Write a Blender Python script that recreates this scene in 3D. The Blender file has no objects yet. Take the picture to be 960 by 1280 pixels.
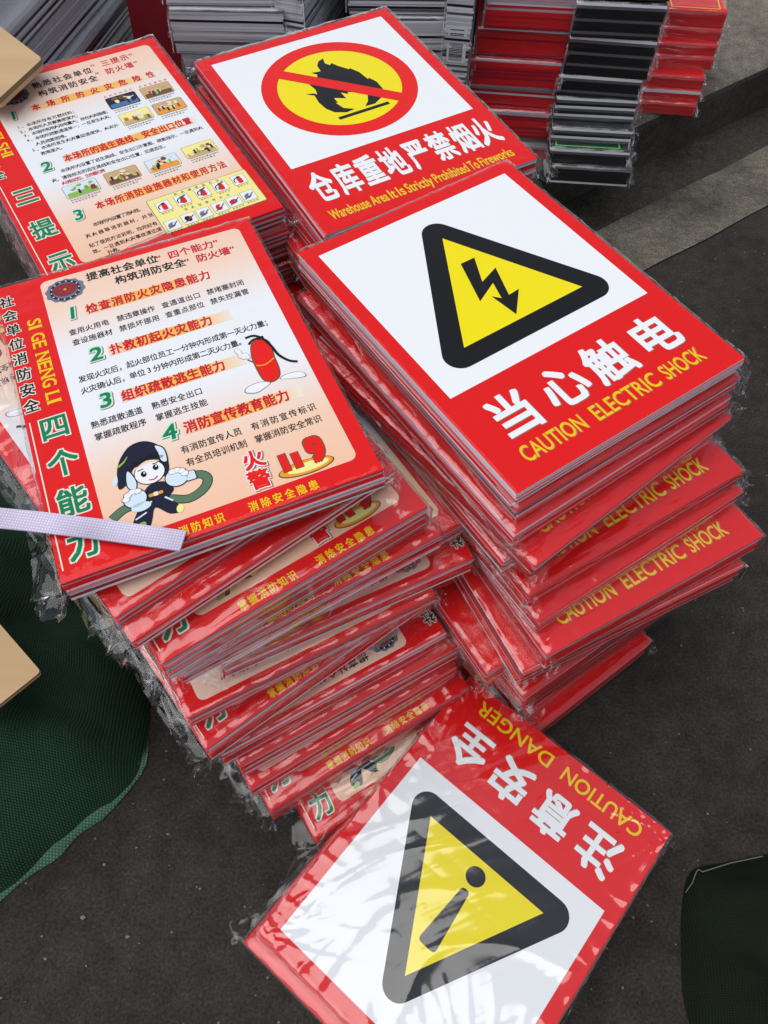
import bpy, math, random
from mathutils import Vector, Matrix, noise

sc = bpy.context.scene
COL = sc.collection

# ------------------------------------------------------------------ camera
cd = bpy.data.cameras.new("camera")
cam = bpy.data.objects.new("camera", cd)
COL.objects.link(cam)
cd.sensor_fit = 'VERTICAL'
cd.sensor_height = 24.0
cd.lens = 24.0 * 1012.22 / 1280.0
cd.clip_start = 0.02
cd.clip_end = 400.0
RT = Vector((0.99954153, 0.02563513, 0.01611131))
UP = Vector((-0.03027762, 0.84628106, 0.53187558))
FW = Vector((0.0, 0.53211954, -0.84666924))
M = Matrix.Identity(4)
for i in range(3):
    M[i][0], M[i][1], M[i][2] = RT[i], UP[i], -FW[i]
M[2][3] = 1.13
cam.matrix_world = M
sc.camera = cam

# ------------------------------------------------------------------ light
SUN_EL, SUN_ROT = math.radians(67), math.radians(252)
world = bpy.data.worlds.new("World")
sc.world = world
world.use_nodes = True
nt = world.node_tree
sky = nt.nodes.new("ShaderNodeTexSky")
sky.sky_type = 'NISHITA'
sky.sun_disc = False
sky.sun_elevation = SUN_EL
sky.sun_rotation = SUN_ROT
hs = nt.nodes.new("ShaderNodeHueSaturation")
hs.inputs['Saturation'].default_value = 0.42
nt.links.new(sky.outputs[0], hs.inputs['Color'])
nt.links.new(hs.outputs[0], nt.nodes['Background'].inputs[0])
nt.nodes['Background'].inputs[1].default_value = 0.085

sd = bpy.data.lights.new("sun", 'SUN')
sd.energy = 1.5
sd.angle = math.radians(68)
sd.color = (1.0, 0.985, 0.955)
sun = bpy.data.objects.new("sun", sd)
COL.objects.link(sun)
sdir = Vector((math.cos(SUN_EL) * math.sin(SUN_ROT), math.cos(SUN_EL) * math.cos(SUN_ROT), math.sin(SUN_EL)))
sun.rotation_euler = sdir.to_track_quat('Z', 'Y').to_euler()
sun.location = sdir * 5

sc.view_settings.view_transform = 'Standard'
sc.view_settings.look = 'None'
sc.view_settings.exposure = 0.72
sc.view_settings.gamma = 1.0
sc.render.engine = 'CYCLES'
sc.cycles.transparent_max_bounces = 40
sc.cycles.max_bounces = 10
sc.cycles.glossy_bounces = 4
sc.cycles.use_denoising = True
sc.cycles.caustics_reflective = False
sc.cycles.caustics_refractive = False

# ------------------------------------------------------------------ helpers
def lin(h):
    if isinstance(h, str):
        h = h.lstrip('#')
        h = [int(h[i:i + 2], 16) / 255 for i in (0, 2, 4)]
        return tuple(c / 12.92 if c <= .04045 else ((c + .055) / 1.055) ** 2.4 for c in h)
    return h

MATS = {}
def mat(name, col, rough=.4, spec=.5, bump=None):
    m = bpy.data.materials.new(name)
    m.use_nodes = True
    n = m.node_tree
    b = n.nodes['Principled BSDF']
    b.inputs['Base Color'].default_value = (*lin(col), 1)
    b.inputs['Roughness'].default_value = rough
    b.inputs['Specular IOR Level'].default_value = spec
    # slight procedural variation so that nothing is perfectly flat
    tc = n.nodes.new('ShaderNodeTexCoord')
    nz = n.nodes.new('ShaderNodeTexNoise')
    nz.inputs['Scale'].default_value = 9
    nz.inputs['Detail'].default_value = 5
    n.links.new(tc.outputs['Object'], nz.inputs['Vector'])
    mr = n.nodes.new('ShaderNodeMapRange')
    mr.inputs['To Min'].default_value = max(0.02, rough - .08)
    mr.inputs['To Max'].default_value = rough + .08
    n.links.new(nz.outputs['Fac'], mr.inputs['Value'])
    n.links.new(mr.outputs['Result'], b.inputs['Roughness'])
    if bump:
        nb = n.nodes.new('ShaderNodeTexNoise')
        nb.inputs['Scale'].default_value = bump[0]
        nb.inputs['Detail'].default_value = 6
        bp = n.nodes.new('ShaderNodeBump')
        bp.inputs['Strength'].default_value = bump[1]
        bp.inputs['Distance'].default_value = bump[2]
        n.links.new(tc.outputs['Object'], nb.inputs['Vector'])
        n.links.new(nb.outputs['Fac'], bp.inputs['Height'])
        n.links.new(bp.outputs['Normal'], b.inputs['Normal'])
    MATS[name] = m
    return m

def nodes_of(name):
    m = bpy.data.materials.new(name)
    m.use_nodes = True
    MATS[name] = m
    return m, m.node_tree, m.node_tree.nodes['Principled BSDF']

def new(n, t, **kw):
    x = n.nodes.new(t)
    for k, v in kw.items():
        if k in x.inputs:
            x.inputs[k].default_value = v
        else:
            setattr(x, k, v)
    return x

def ramp(n, stops):
    r = n.nodes.new('ShaderNodeValToRGB')
    el = r.color_ramp.elements
    while len(el) < len(stops):
        el.new(.5)
    for e, (p, c) in zip(el, stops):
        e.position = p
        e.color = (*lin(c), 1) if not isinstance(c, float) else (c, c, c, 1)
    return r

# prints
mat('print_red', (.76, .012, .009), .45, .06)
mat('print_white', (.80, .82, .83), .45, .06)
mat('print_yellow', (.84, .70, .008), .45, .06)
mat('print_gold', (.82, .52, .01), .45, .06)
mat('print_black', (.010, .010, .011), .45, .06)
mat('print_green', (.006, .20, .085), .45, .06)
mat('print_palegreen', (.55, .78, .62), .45, .06)
mat('print_pale', (.78, .74, .62), .45, .06)
mat('print_crimson', (.56, .010, .025), .45, .06)
mat('print_grey', (.16, .17, .22), .45, .06)
mat('print_navy', (.012, .014, .032), .45, .06)
mat('print_skin', (.85, .62, .45), .45, .06)
mat('print_ice', (.62, .74, .82), .45, .06)
mat('print_olive', (.10, .18, .10), .45, .06)
mat('print_orange', (.80, .32, .02), .45, .06)
mat('print_brown', (.16, .07, .03), .45, .06)
mat('print_blue', (.06, .16, .36), .45, .06)
mat('print_tan', (.55, .38, .17), .45, .06)
mat('print_lemon', (.86, .78, .28), .45, .06)
mat('print_leaf', (.25, .45, .06), .45, .06)
mat('print_shadow', (.30, .13, .09), .4)
# board edges
mat('edge_white', (.80, .77, .82), .45, bump=(60, .3, .001))
mat('edge_mauve', (.50, .40, .45), .45, bump=(60, .3, .001))
mat('edge_red', (.66, .016, .02), .4, bump=(60, .3, .001))
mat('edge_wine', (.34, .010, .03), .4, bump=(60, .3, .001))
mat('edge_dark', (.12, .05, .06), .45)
mat('edge_grey', (.62, .62, .645), .4, bump=(90, .3, .001))
mat('edge_silver', (.85, .85, .88), .35, bump=(90, .3, .001))
mat('edge_slate', (.11, .11, .12), .4)
mat('edge_black', (.010, .010, .012), .3)
mat('board_red', (.70, .011, .011), .45, .06)
mat('board_crimson', (.45, .010, .022), .35)
mat('board_black', (.012, .012, .014), .3)
mat('board_grey', (.30, .30, .33), .35)
mat('sign_dark_red', (.17, .004, .010), .4)
mat('emblem_red', (.26, .02, .03), .45, .06)
mat('neon_green', (.05, .75, .06), .4)

# print with a gradient: peach at both ends, white in the middle
def gradient_panel():
    m, n, b = nodes_of('print_peach_gradient')
    tc = new(n, 'ShaderNodeTexCoord')
    sp = new(n, 'ShaderNodeSeparateXYZ')
    n.links.new(tc.outputs['Object'], sp.inputs[0])
    mr = new(n, 'ShaderNodeMapRange')
    mr.inputs['From Min'].default_value = -.2
    mr.inputs['From Max'].default_value = .2
    n.links.new(sp.outputs['Y'], mr.inputs['Value'])
    r = ramp(n, [(0, (.86, .50, .33)), (.22, (.86, .58, .42)), (.42, (.80, .81, .83)), (.66, (.80, .81, .83)), (.86, (.86, .62, .48)), (1, (.86, .56, .42))])
    n.links.new(mr.outputs['Result'], r.inputs['Fac'])
    n.links.new(r.outputs['Color'], b.inputs['Base Color'])
    b.inputs['Roughness'].default_value = .35
gradient_panel()

# orange title band that fades out to the right
def band_mat():
    m, n, b = nodes_of('print_orange_band')
    at = new(n, 'ShaderNodeAttribute')
    at.attribute_name = 'fade'
    r = ramp(n, [(0, (.86, .62, .45)), (.25, (.86, .42, .06)), (.7, (.86, .48, .10)), (1, (.84, .74, .62))])
    n.links.new(at.outputs['Fac'], r.inputs['Fac'])
    n.links.new(r.outputs['Color'], b.inputs['Base Color'])
    b.inputs['Roughness'].default_value = .35
band_mat()

# thin clear wrapping film: mostly see-through, sky reflections on the wrinkles
def film_mat(name, sx, sy, bump, base, rough, tint=.96, turn=.5, dist=.8, detail=4.0):
    m = bpy.data.materials.new(name)
    m.use_nodes = True
    n = m.node_tree
    n.nodes.remove(n.nodes['Principled BSDF'])
    out = n.nodes['Material Output']
    tc = new(n, 'ShaderNodeTexCoord')
    mp = new(n, 'ShaderNodeMapping')
    mp.inputs['Scale'].default_value = (sx, sy, 30)
    mp.inputs['Rotation'].default_value = (0, 0, turn)
    n.links.new(tc.outputs['Object'], mp.inputs['Vector'])
    nz = new(n, 'ShaderNodeTexNoise')
    nz.inputs['Scale'].default_value = 1.0
    nz.inputs['Detail'].default_value = detail
    nz.inputs['Distortion'].default_value = dist
    n.links.new(mp.outputs['Vector'], nz.inputs['Vector'])
    rd = new(n, 'ShaderNodeMath', operation='SUBTRACT')
    rd.inputs[1].default_value = .5
    n.links.new(nz.outputs['Fac'], rd.inputs[0])
    ab = new(n, 'ShaderNodeMath', operation='ABSOLUTE')
    n.links.new(rd.outputs[0], ab.inputs[0])
    bp = new(n, 'ShaderNodeBump')
    bp.inputs['Strength'].default_value = bump
    bp.inputs['Distance'].default_value = .004
    n.links.new(ab.outputs[0], bp.inputs['Height'])
    geo = new(n, 'ShaderNodeNewGeometry')
    dt = new(n, 'ShaderNodeVectorMath', operation='DOT_PRODUCT')
    n.links.new(geo.outputs['Incoming'], dt.inputs[0])
    n.links.new(bp.outputs['Normal'], dt.inputs[1])
    a2 = new(n, 'ShaderNodeMath', operation='ABSOLUTE')
    n.links.new(dt.outputs['Value'], a2.inputs[0])
    om = new(n, 'ShaderNodeMath', operation='SUBTRACT')
    om.inputs[0].default_value = 1.0
    n.links.new(a2.outputs[0], om.inputs[1])
    pw = new(n, 'ShaderNodeMath', operation='POWER')
    pw.inputs[1].default_value = 4.5
    n.links.new(om.outputs[0], pw.inputs[0])
    mr = new(n, 'ShaderNodeMapRange')
    mr.inputs['To Min'].default_value = base
    mr.inputs['To Max'].default_value = .95
    n.links.new(pw.outputs[0], mr.inputs['Value'])
    tr = new(n, 'ShaderNodeBsdfTransparent')
    tr.inputs['Color'].default_value = (tint, tint, tint * 1.005, 1)
    gl = new(n, 'ShaderNodeBsdfGlossy')
    gl.inputs['Roughness'].default_value = rough
    gl.inputs['Color'].default_value = (1, 1, 1, 1)
    n.links.new(bp.outputs['Normal'], gl.inputs['Normal'])
    mx = new(n, 'ShaderNodeMixShader')
    n.links.new(mr.outputs['Result'], mx.inputs[0])
    n.links.new(tr.outputs[0], mx.inputs[1])
    n.links.new(gl.outputs[0], mx.inputs[2])
    n.links.new(mx.outputs[0], out.inputs['Surface'])
    MATS[name] = m
film_mat('film_tight', 7, 24, .16, .014, .05, detail=2.0)
film_mat('film_loose', 8, 30, .55, .075, .13, detail=2.0)
film_mat('film_creased', 1.6, 22, .22, .085, .09, turn=-1.05, dist=.25, detail=1.0)
film_mat('film_crumpled', 8, 18, .08, .035, .025, .995, detail=1.0)

# ground materials
def asphalt(name, c0, c1, speck=True, sc0=1.0):
    m, n, b = nodes_of(name)
    tc = new(n, 'ShaderNodeTexCoord')
    n1 = new(n, 'ShaderNodeTexNoise', Scale=3.0 * sc0, Detail=8.0)
    n2 = new(n, 'ShaderNodeTexNoise', Scale=260.0, Detail=5.0, Roughness=.7)
    n3 = new(n, 'ShaderNodeTexNoise', Scale=28.0 * sc0, Detail=7.0, Roughness=.65)
    for x in (n1, n2, n3):
        n.links.new(tc.outputs['Object'], x.inputs['Vector'])
    r1 = ramp(n, [(.3, c0), (.7, c1)])
    n.links.new(n1.outputs['Fac'], r1.inputs['Fac'])
    r2 = ramp(n, [(.28, .30), (.5, .92), (.72, 1.85)])
    n.links.new(n2.outputs['Fac'], r2.inputs['Fac'])
    r3 = ramp(n, [(.3, .6), (.7, 1.3)])
    n.links.new(n3.outputs['Fac'], r3.inputs['Fac'])
    m1 = new(n, 'ShaderNodeMix', data_type='RGBA', blend_type='MULTIPLY')
    m1.inputs[0].default_value = 1
    m2 = new(n, 'ShaderNodeMix', data_type='RGBA', blend_type='MULTIPLY')
    m2.inputs[0].default_value = 1
    n.links.new(r1.outputs['Color'], m1.inputs[6]); n.links.new(r2.outputs['Color'], m1.inputs[7])
    n.links.new(m1.outputs[2], m2.inputs[6]); n.links.new(r3.outputs['Color'], m2.inputs[7])
    last = m2.outputs[2]
    if speck:
        v = new(n, 'ShaderNodeTexVoronoi', Scale=170.0)
        n.links.new(tc.outputs['Object'], v.inputs['Vector'])
        sx = new(n, 'ShaderNodeSeparateColor')
        n.links.new(v.outputs['Color'], sx.inputs[0])
        g = new(n, 'ShaderNodeMath', operation='GREATER_THAN'); g.inputs[1].default_value = .986
        n.links.new(sx.outputs[0], g.inputs[0])
        l = new(n, 'ShaderNodeMath', operation='LESS_THAN'); l.inputs[1].default_value = .24
        n.links.new(v.outputs['Distance'], l.inputs[0])
        mu = new(n, 'ShaderNodeMath', operation='MULTIPLY')
        n.links.new(g.outputs[0], mu.inputs[0]); n.links.new(l.outputs[0], mu.inputs[1])
        m3 = new(n, 'ShaderNodeMix', data_type='RGBA')
        m3.inputs[7].default_value = (.17, .15, .13, 1)
        n.links.new(mu.outputs[0], m3.inputs[0]); n.links.new(last, m3.inputs[6])
        last = m3.outputs[2]
    n.links.new(last, b.inputs['Base Color'])
    b.inputs['Roughness'].default_value = .85
    b.inputs['Specular IOR Level'].default_value = .25
    bp = new(n, 'ShaderNodeBump', Strength=.7, Distance=.003)
    n.links.new(n2.outputs['Fac'], bp.inputs['Height'])
    n.links.new(bp.outputs['Normal'], b.inputs['Normal'])
    return m
asphalt('asphalt', (.0205, .0170, .0140), (.042, .0355, .0295))
asphalt('gutter_concrete', (.030, .0255, .020), (.056, .048, .038), speck=False, sc0=1.5)
asphalt('worn_stripe', (.060, .052, .040), (.19, .17, .135), speck=True, sc0=2.5)
asphalt('pavement_slab', (.085, .073, .057), (.185, .165, .132), speck=False, sc0=1.2)

# woven sack and strap
def woven(name, c0, c1, scale, rough=.6, rot=0.0):
    m, n, b = nodes_of(name)
    tc = new(n, 'ShaderNodeTexCoord')
    mp = new(n, 'ShaderNodeMapping')
    mp.inputs['Rotation'].default_value = (0, 0, rot)
    n.links.new(tc.outputs['Object'], mp.inputs['Vector'])
    ws = []
    for ax in ('X', 'Y'):
        w = new(n, 'ShaderNodeTexWave', Scale=scale, Distortion=.6)
        w.inputs['Detail Scale'].default_value = 1.5
        w.bands_direction = ax
        n.links.new(mp.outputs['Vector'], w.inputs['Vector'])
        ws.append(w)
    dw = new(n, 'ShaderNodeMath', operation='MULTIPLY')
    n.links.new(ws[0].outputs['Fac'], dw.inputs[0]); n.links.new(ws[1].outputs['Fac'], dw.inputs[1])
    br = ramp(n, [(.05, tuple(c0)), (.75, tuple(c1))])
    n.links.new(dw.outputs[0], br.inputs['Fac'])
    nz = new(n, 'ShaderNodeTexNoise', Scale=7.0, Detail=6.0)
    n.links.new(tc.outputs['Object'], nz.inputs['Vector'])
    r = ramp(n, [(.3, .55), (.7, 1.3)])
    n.links.new(nz.outputs['Fac'], r.inputs['Fac'])
    mx = new(n, 'ShaderNodeMix', data_type='RGBA', blend_type='MULTIPLY')
    mx.inputs[0].default_value = 1
    n.links.new(br.outputs['Color'], mx.inputs[6]); n.links.new(r.outputs['Color'], mx.inputs[7])
    n.links.new(mx.outputs[2], b.inputs['Base Color'])
    b.inputs['Roughness'].default_value = rough
    b.inputs['Specular IOR Level'].default_value = .15
    bp = new(n, 'ShaderNodeBump', Strength=.5, Distance=.001)
    n.links.new(dw.outputs[0], bp.inputs['Height'])
    n.links.new(bp.outputs['Normal'], b.inputs['Normal'])
woven('woven_green', (.011, .032, .017), (.048, .115, .066), 120, .8)
woven('woven_green_hem', (.05, .12, .075), (.14, .30, .20), 90)
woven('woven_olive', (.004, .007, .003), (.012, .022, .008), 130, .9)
woven('woven_lavender', (.48, .43, .58), (.74, .68, .82), 120, .5, .15)

def cardboard():
    m, n, b = nodes_of('cardboard')
    tc = new(n, 'ShaderNodeTexCoord')
    mp = new(n, 'ShaderNodeMapping')
    mp.inputs['Scale'].default_value = (9, 30, 9)
    mp.inputs['Rotation'].default_value = (0, 0, .7)
    n.links.new(tc.outputs['Object'], mp.inputs['Vector'])
    nz = new(n, 'ShaderNodeTexNoise', Scale=1.0, Detail=5.0)
    n.links.new(mp.outputs['Vector'], nz.inputs['Vector'])
    r = ramp(n, [(.2, (.41, .265, .135)), (.8, (.50, .335, .18))])
    n.links.new(nz.outputs['Fac'], r.inputs['Fac'])
    n.links.new(r.outputs['Color'], b.inputs['Base Color'])
    b.inputs['Roughness'].default_value = .8
    bp = new(n, 'ShaderNodeBump', Strength=.25, Distance=.002)
    n.links.new(nz.outputs['Fac'], bp.inputs['Height'])
    n.links.new(bp.outputs['Normal'], b.inputs['Normal'])
mat('grit', (.20, .18, .155), .8)
cardboard()
mat('cardboard_edge', (.20, .12, .06), .85, bump=(150, .6, .002))
mat('thread', (.10, .11, .085), .7)

class MB:
    """collects polygons with per-face materials; build() links ONE mesh object"""
    def __init__(s):
        s.v, s.f, s.m, s.names, s.fade = [], [], [], [], {}
    def mi(s, name):
        if name not in s.names:
            s.names.append(name)
        return s.names.index(name)
    def poly(s, pts, name):
        b = len(s.v)
        s.v += [tuple(p) for p in pts]
        s.f.append(tuple(range(b, b + len(pts))))
        s.m.append(s.mi(name))
    def raw(s, vs, fs, name):
        b = len(s.v)
        s.v += [tuple(p) for p in vs]
        k = s.mi(name)
        for f in fs:
            s.f.append(tuple(b + i for i in f)); s.m.append(k)
    def box(s, x0, x1, y0, y1, z0, z1, side, top=None, bot=None):
        b = len(s.v)
        s.v += [(x0, y0, z0), (x1, y0, z0), (x1, y1, z0), (x0, y1, z0), (x0, y0, z1), (x1, y0, z1), (x1, y1, z1), (x0, y1, z1)]
        for f, nm in (((0, 3, 2, 1), bot or side), ((4, 5, 6, 7), top or side), ((0, 1, 5, 4), side), ((1, 2, 6, 5), side), ((2, 3, 7, 6), side), ((3, 0, 4, 7), side)):
            s.f.append(tuple(b + i for i in f)); s.m.append(s.mi(nm))
    def data(s, name, smooth=False):
        me = bpy.data.meshes.new(name)
        me.from_pydata(s.v, [], s.f)
        for nm in s.names:
            me.materials.append(MATS[nm])
        me.polygons.foreach_set('material_index', s.m)
        if smooth:
            me.polygons.foreach_set('use_smooth', [True] * len(s.f))
        if s.fade:
            at = me.attributes.new('fade', 'FLOAT', 'POINT')
            for i, x in s.fade.items():
                at.data[i].value = x
        me.update()
        return me

def link(name, data, parent=None):
    o = bpy.data.objects.new(name, data)
    COL.objects.link(o)
    if parent:
        o.parent = parent
    return o

def tag(o, label=None, cat=None, group=None, kind=None):
    if label: o['label'] = label
    if cat: o['category'] = cat
    if group: o['group'] = group
    if kind: o['kind'] = kind
    return o

# ------------------------------------------------------------------ ground
A36 = math.radians(36.3)
SX, SY = Vector((math.cos(A36), math.sin(A36), 0)), Vector((-math.sin(A36), math.cos(A36), 0))
def strip(s0, s1, n0, n1, z, dens=0):
    return [SX * s0 + SY * n0 + Vector((0, 0, z)), SX * s1 + SY * n0 + Vector((0, 0, z)), SX * s1 + SY * n1 + Vector((0, 0, z)), SX * s0 + SY * n1 + Vector((0, 0, z))]
b = MB(); b.poly([(-60, -60, 0), (60, -60, 0), (60, 60, 0), (-60, 60, 0)], 'asphalt')
tag(link('ground', b.data('ground')), kind='structure')
b = MB()
rr = random.Random(5)
lo, hi = [], []
NS = 120
for i in range(NS + 1):
    s = -1.5 + 8 * i / NS
    lo.append(SX * s + SY * (.748 + .003 * noise.noise(Vector((s * 7, 1, 0))) + .004 * noise.noise(Vector((s * 40, 2, 0)))) + Vector((0, 0, .004)))
    hi.append(SX * s + SY * (.893 + .003 * noise.noise(Vector((s * 6, 9, 0))) + .004 * noise.noise(Vector((s * 40, 5, 0)))) + Vector((0, 0, .004)))
for i in range(NS):
    b.poly([lo[i], lo[i + 1], hi[i + 1], hi[i]], 'worn_stripe')
tag(link('road_marking', b.data('road_marking')), kind='structure')
b = MB(); b.poly(strip(-1.5, 6.5, .875, 1.003, .0018), 'gutter_concrete')
tag(link('gutter', b.data('gutter')), kind='structure')
b = MB()
# raised pavement with a rounded kerb edge
prof = [(1.003, -.01), (1.003, .105), (1.006, .115), (1.014, .121), (1.026, .123), (7.0, .123)]
s0, s1 = .80, 7.0
for (n0, z0), (n1, z1), nm in zip(prof[:-1], prof[1:], ['gutter_concrete', 'gutter_concrete', 'pavement_slab', 'pavement_slab', 'pavement_slab']):  # kerb face takes the darker gutter concrete: its shade is put into the colour
    b.poly([SX * s0 + SY * n0 + Vector((0, 0, z0)), SX * s1 + SY * n0 + Vector((0, 0, z0)), SX * s1 + SY * n1 + Vector((0, 0, z1)), SX * s0 + SY * n1 + Vector((0, 0, z1))], nm)
b.poly([SX * s0 + SY * n + Vector((0, 0, z)) for n, z in prof] + [SX * s0 + SY * 7.0 + Vector((0, 0, -.01))], 'pavement_slab')
tag(link('pavement', b.data('pavement')), kind='structure')

# ------------------------------------------------------------------ printing
GC = {}
def glyph(ch, off, res=3):
    k = (ch, off, res)
    if k not in GC:
        c = bpy.data.curves.new("t", "FONT")
        c.body = ch; c.size = 1; c.offset = off; c.resolution_u = res; c.fill_mode = 'FRONT'
        o = bpy.data.objects.new("t", c)
        m = bpy.data.meshes.new_from_object(o)
        GC[k] = ([(v.co.x, v.co.y) for v in m.vertices], [tuple(p.vertices) for p in m.polygons])
        bpy.data.objects.remove(o); bpy.data.curves.remove(c); bpy.data.meshes.remove(m)
    return GC[k]

LZ = .00011
def spread(o):
    """shifts that thicken a stroke by o on every side"""
    if o <= 0:
        return [(0, 0)]
    if o < .012:
        return [(-o, 0), (o, 0)]
    r = [(0, 0), (-o, -o), (o, -o), (o, o), (-o, o)]
    if o > .02:
        r += [(-o, 0), (o, 0), (0, o), (0, -o)]
    return r
class Print:
    def __init__(s):
        s.parts = {}
    def mb(s, part):
        return s.parts.setdefault(part, MB())
    def poly(s, part, col, pts, L):
        s.mb(part).poly([(x / 1000, y / 1000, L * LZ) for x, y in pts], col)
    def rect(s, part, col, x0, y0, x1, y1, L, r=0):
        s.poly(part, col, rounded([(x0, y0), (x1, y0), (x1, y1), (x0, y1)], r), L)
    def ring(s, part, col, cx, cy, ro, ri, L, n=64):
        v, f = [], []
        for i in range(n):
            a = 2 * math.pi * i / n
            for r in (ro, ri):
                v.append(((cx + r * math.cos(a)) / 1000, (cy + r * math.sin(a)) / 1000, L * LZ))
        for i in range(n):
            j = (i + 1) % n
            f.append((2 * i, 2 * j, 2 * j + 1, 2 * i + 1))
        s.mb(part).raw(v, f, col)
    def disc(s, part, col, cx, cy, rx, ry, L, n=40, rot=0):
        c, q = math.cos(rot), math.sin(rot)
        pts = []
        for i in range(n):
            a = 2 * math.pi * i / n
            x, y = rx * math.cos(a), ry * math.sin(a)
            pts.append((cx + c * x - q * y, cy + q * x + c * y))
        s.poly(part, col, pts, L)
    def stroke(s, part, col, pts, w, L, taper=None):
        # a ribbon of width w along pts, as quads
        P = [Vector(p) for p in smooth(pts)]
        left, right = [], []
        for i, p in enumerate(P):
            t = (P[min(i + 1, len(P) - 1)] - P[max(i - 1, 0)]).normalized()
            nn = Vector((-t.y, t.x))
            ww = w / 2 if not taper else (w + (taper - w) * i / (len(P) - 1)) / 2
            left.append(p + nn * ww); right.append(p - nn * ww)
        n = len(P)
        vs = [(q.x / 1000, q.y / 1000, L * LZ) for q in right + left]
        s.mb(part).raw(vs, [(i, i + 1, n + i + 1, n + i) for i in range(n - 1)], col)
    def chars(s, part, col, text, x0, y0, x1, y1, w, h, L, off=.0, out=None, outw=.05, shear=0, rot=0, res=3):
        n = len(text)
        for i, ch in enumerate(text):
            if ch == ' ':
                continue
            t = i / (n - 1) if n > 1 else 0
            cx, cy = x0 + (x1 - x0) * t, y0 + (y1 - y0) * t
            if out:
                s._g(part, out, ch, cx, cy, w, h, L, off + outw, shear, rot, res)
            s._g(part, col, ch, cx, cy, w, h, L + (1 if out else 0), off, shear, rot, res)
    def _g(s, part, col, ch, cx, cy, w, h, L, off, shear, rot, res):
        v, f = glyph(ch, 0.0, res)
        if not v:
            return
        if ord(ch) > 0x2000:
            mx, my = .5, .395
        else:
            mx = (min(a for a, _ in v) + max(a for a, _ in v)) / 2; my = .345
        c, q = math.cos(rot), math.sin(rot)
        for k, (ox, oy) in enumerate(spread(off)):
            pts = []
            for a, b2 in v:
                x, y = (a + ox - mx) * w, (b2 + oy - my) * h
                x += shear * y
                pts.append(((cx + c * x - q * y) / 1000, (cy + q * x + c * y) / 1000, L * LZ + k * 4e-6))
            s.mb(part).raw(pts, f, col)
    def latin(s, part, col, text, x0, x1, y0, y1, L, off=.0, out=None, outw=.04, res=3):
        def put(cc, oo, l):
            v, f = glyph(text, 0.0, res)
            a0, a1 = min(a for a, _ in v), max(a for a, _ in v)
            k = (x1 - x0) / (a1 - a0); kk = (y1 - y0) / .69
            for i, (ox, oy) in enumerate(spread(oo)):
                s.mb(part).raw([((x0 + (a + ox - a0) * k) / 1000, (y0 + (b2 + oy) * kk) / 1000, l * LZ + i * 4e-6) for a, b2 in v], f, cc)
        if out:
            put(out, off + outw, L)
        put(col, off, L + (1 if out else 0))
    def band(s, part, x0, x1, y, h, L):
        m = s.mb(part); n = 12
        b0 = len(m.v)
        k = m.mi('print_orange_band')
        for i in range(n + 1):
            x = x0 + (x1 - x0) * i / n
            for yy in (y - h / 2, y + h / 2):
                m.fade[len(m.v)] = i / n
                m.v.append((x / 1000, yy / 1000, L * LZ))
        for i in range(n):
            m.f.append((b0 + 2 * i, b0 + 2 * i + 2, b0 + 2 * i + 3, b0 + 2 * i + 1)); m.m.append(k)
    def datas(s):
        return [(p.split('#')[0], m.data(p.split('#')[0])) for p, m in s.parts.items()]

def smooth(pts, k=4):
    if len(pts) < 3:
        return pts
    out = []
    n = len(pts)
    for i in range(n - 1):
        p0, p1, p2, p3 = pts[max(i - 1, 0)], pts[i], pts[i + 1], pts[min(i + 2, n - 1)]
        for j in range(k):
            t = j / k
            out.append(tuple(.5 * (2 * p1[a] + (p2[a] - p0[a]) * t + (2 * p0[a] - 5 * p1[a] + 4 * p2[a] - p3[a]) * t * t + (3 * p1[a] - p0[a] - 3 * p2[a] + p3[a]) * t ** 3) for a in (0, 1)))
    out.append(pts[-1])
    return out

def rounded(pts, r, k=6):
    if not r:
        return pts
    out = []
    n = len(pts)
    for i in range(n):
        p, a, c = Vector(pts[i]), Vector(pts[i - 1]), Vector(pts[(i + 1) % n])
        u, w = (a - p).normalized(), (c - p).normalized()
        half = math.acos(max(-1, min(1, u.dot(w)))) / 2
        d = r / math.tan(half)
        ctr = p + (u + w).normalized() * (r / math.sin(half))
        s0, s1 = p + u * d, p + w * d
        a0 = math.atan2(s0.y - ctr.y, s0.x - ctr.x); a1 = math.atan2(s1.y - ctr.y, s1.x - ctr.x)
        da = (a1 - a0 + math.pi) % (2 * math.pi) - math.pi
        for j in range(k + 1):
            t = a0 + da * j / k
            out.append((ctr.x + r * math.cos(t), ctr.y + r * math.sin(t)))
    return out

def closed(pts):  # smoothed closed outline
    n = len(pts); out = []
    for i in range(n):
        p0, p1, p2, p3 = pts[i - 1], pts[i], pts[(i + 1) % n], pts[(i + 2) % n]
        for j in range(4):
            t = j / 4
            out.append(tuple(.5 * (2 * p1[a] + (p2[a] - p0[a]) * t + (2 * p0[a] - 5 * p1[a] + 4 * p2[a] - p3[a]) * t * t + (3 * p1[a] - p0[a] - 3 * p2[a] + p3[a]) * t ** 3) for a in (0, 1)))
    return out

TRI_Y = [(0, 127.5), (-83, -24.6), (82.5, -24.4)]
TRI_K = rounded([(0, 176), (-125, -49), (124.5, -49)], 19, 8)

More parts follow.
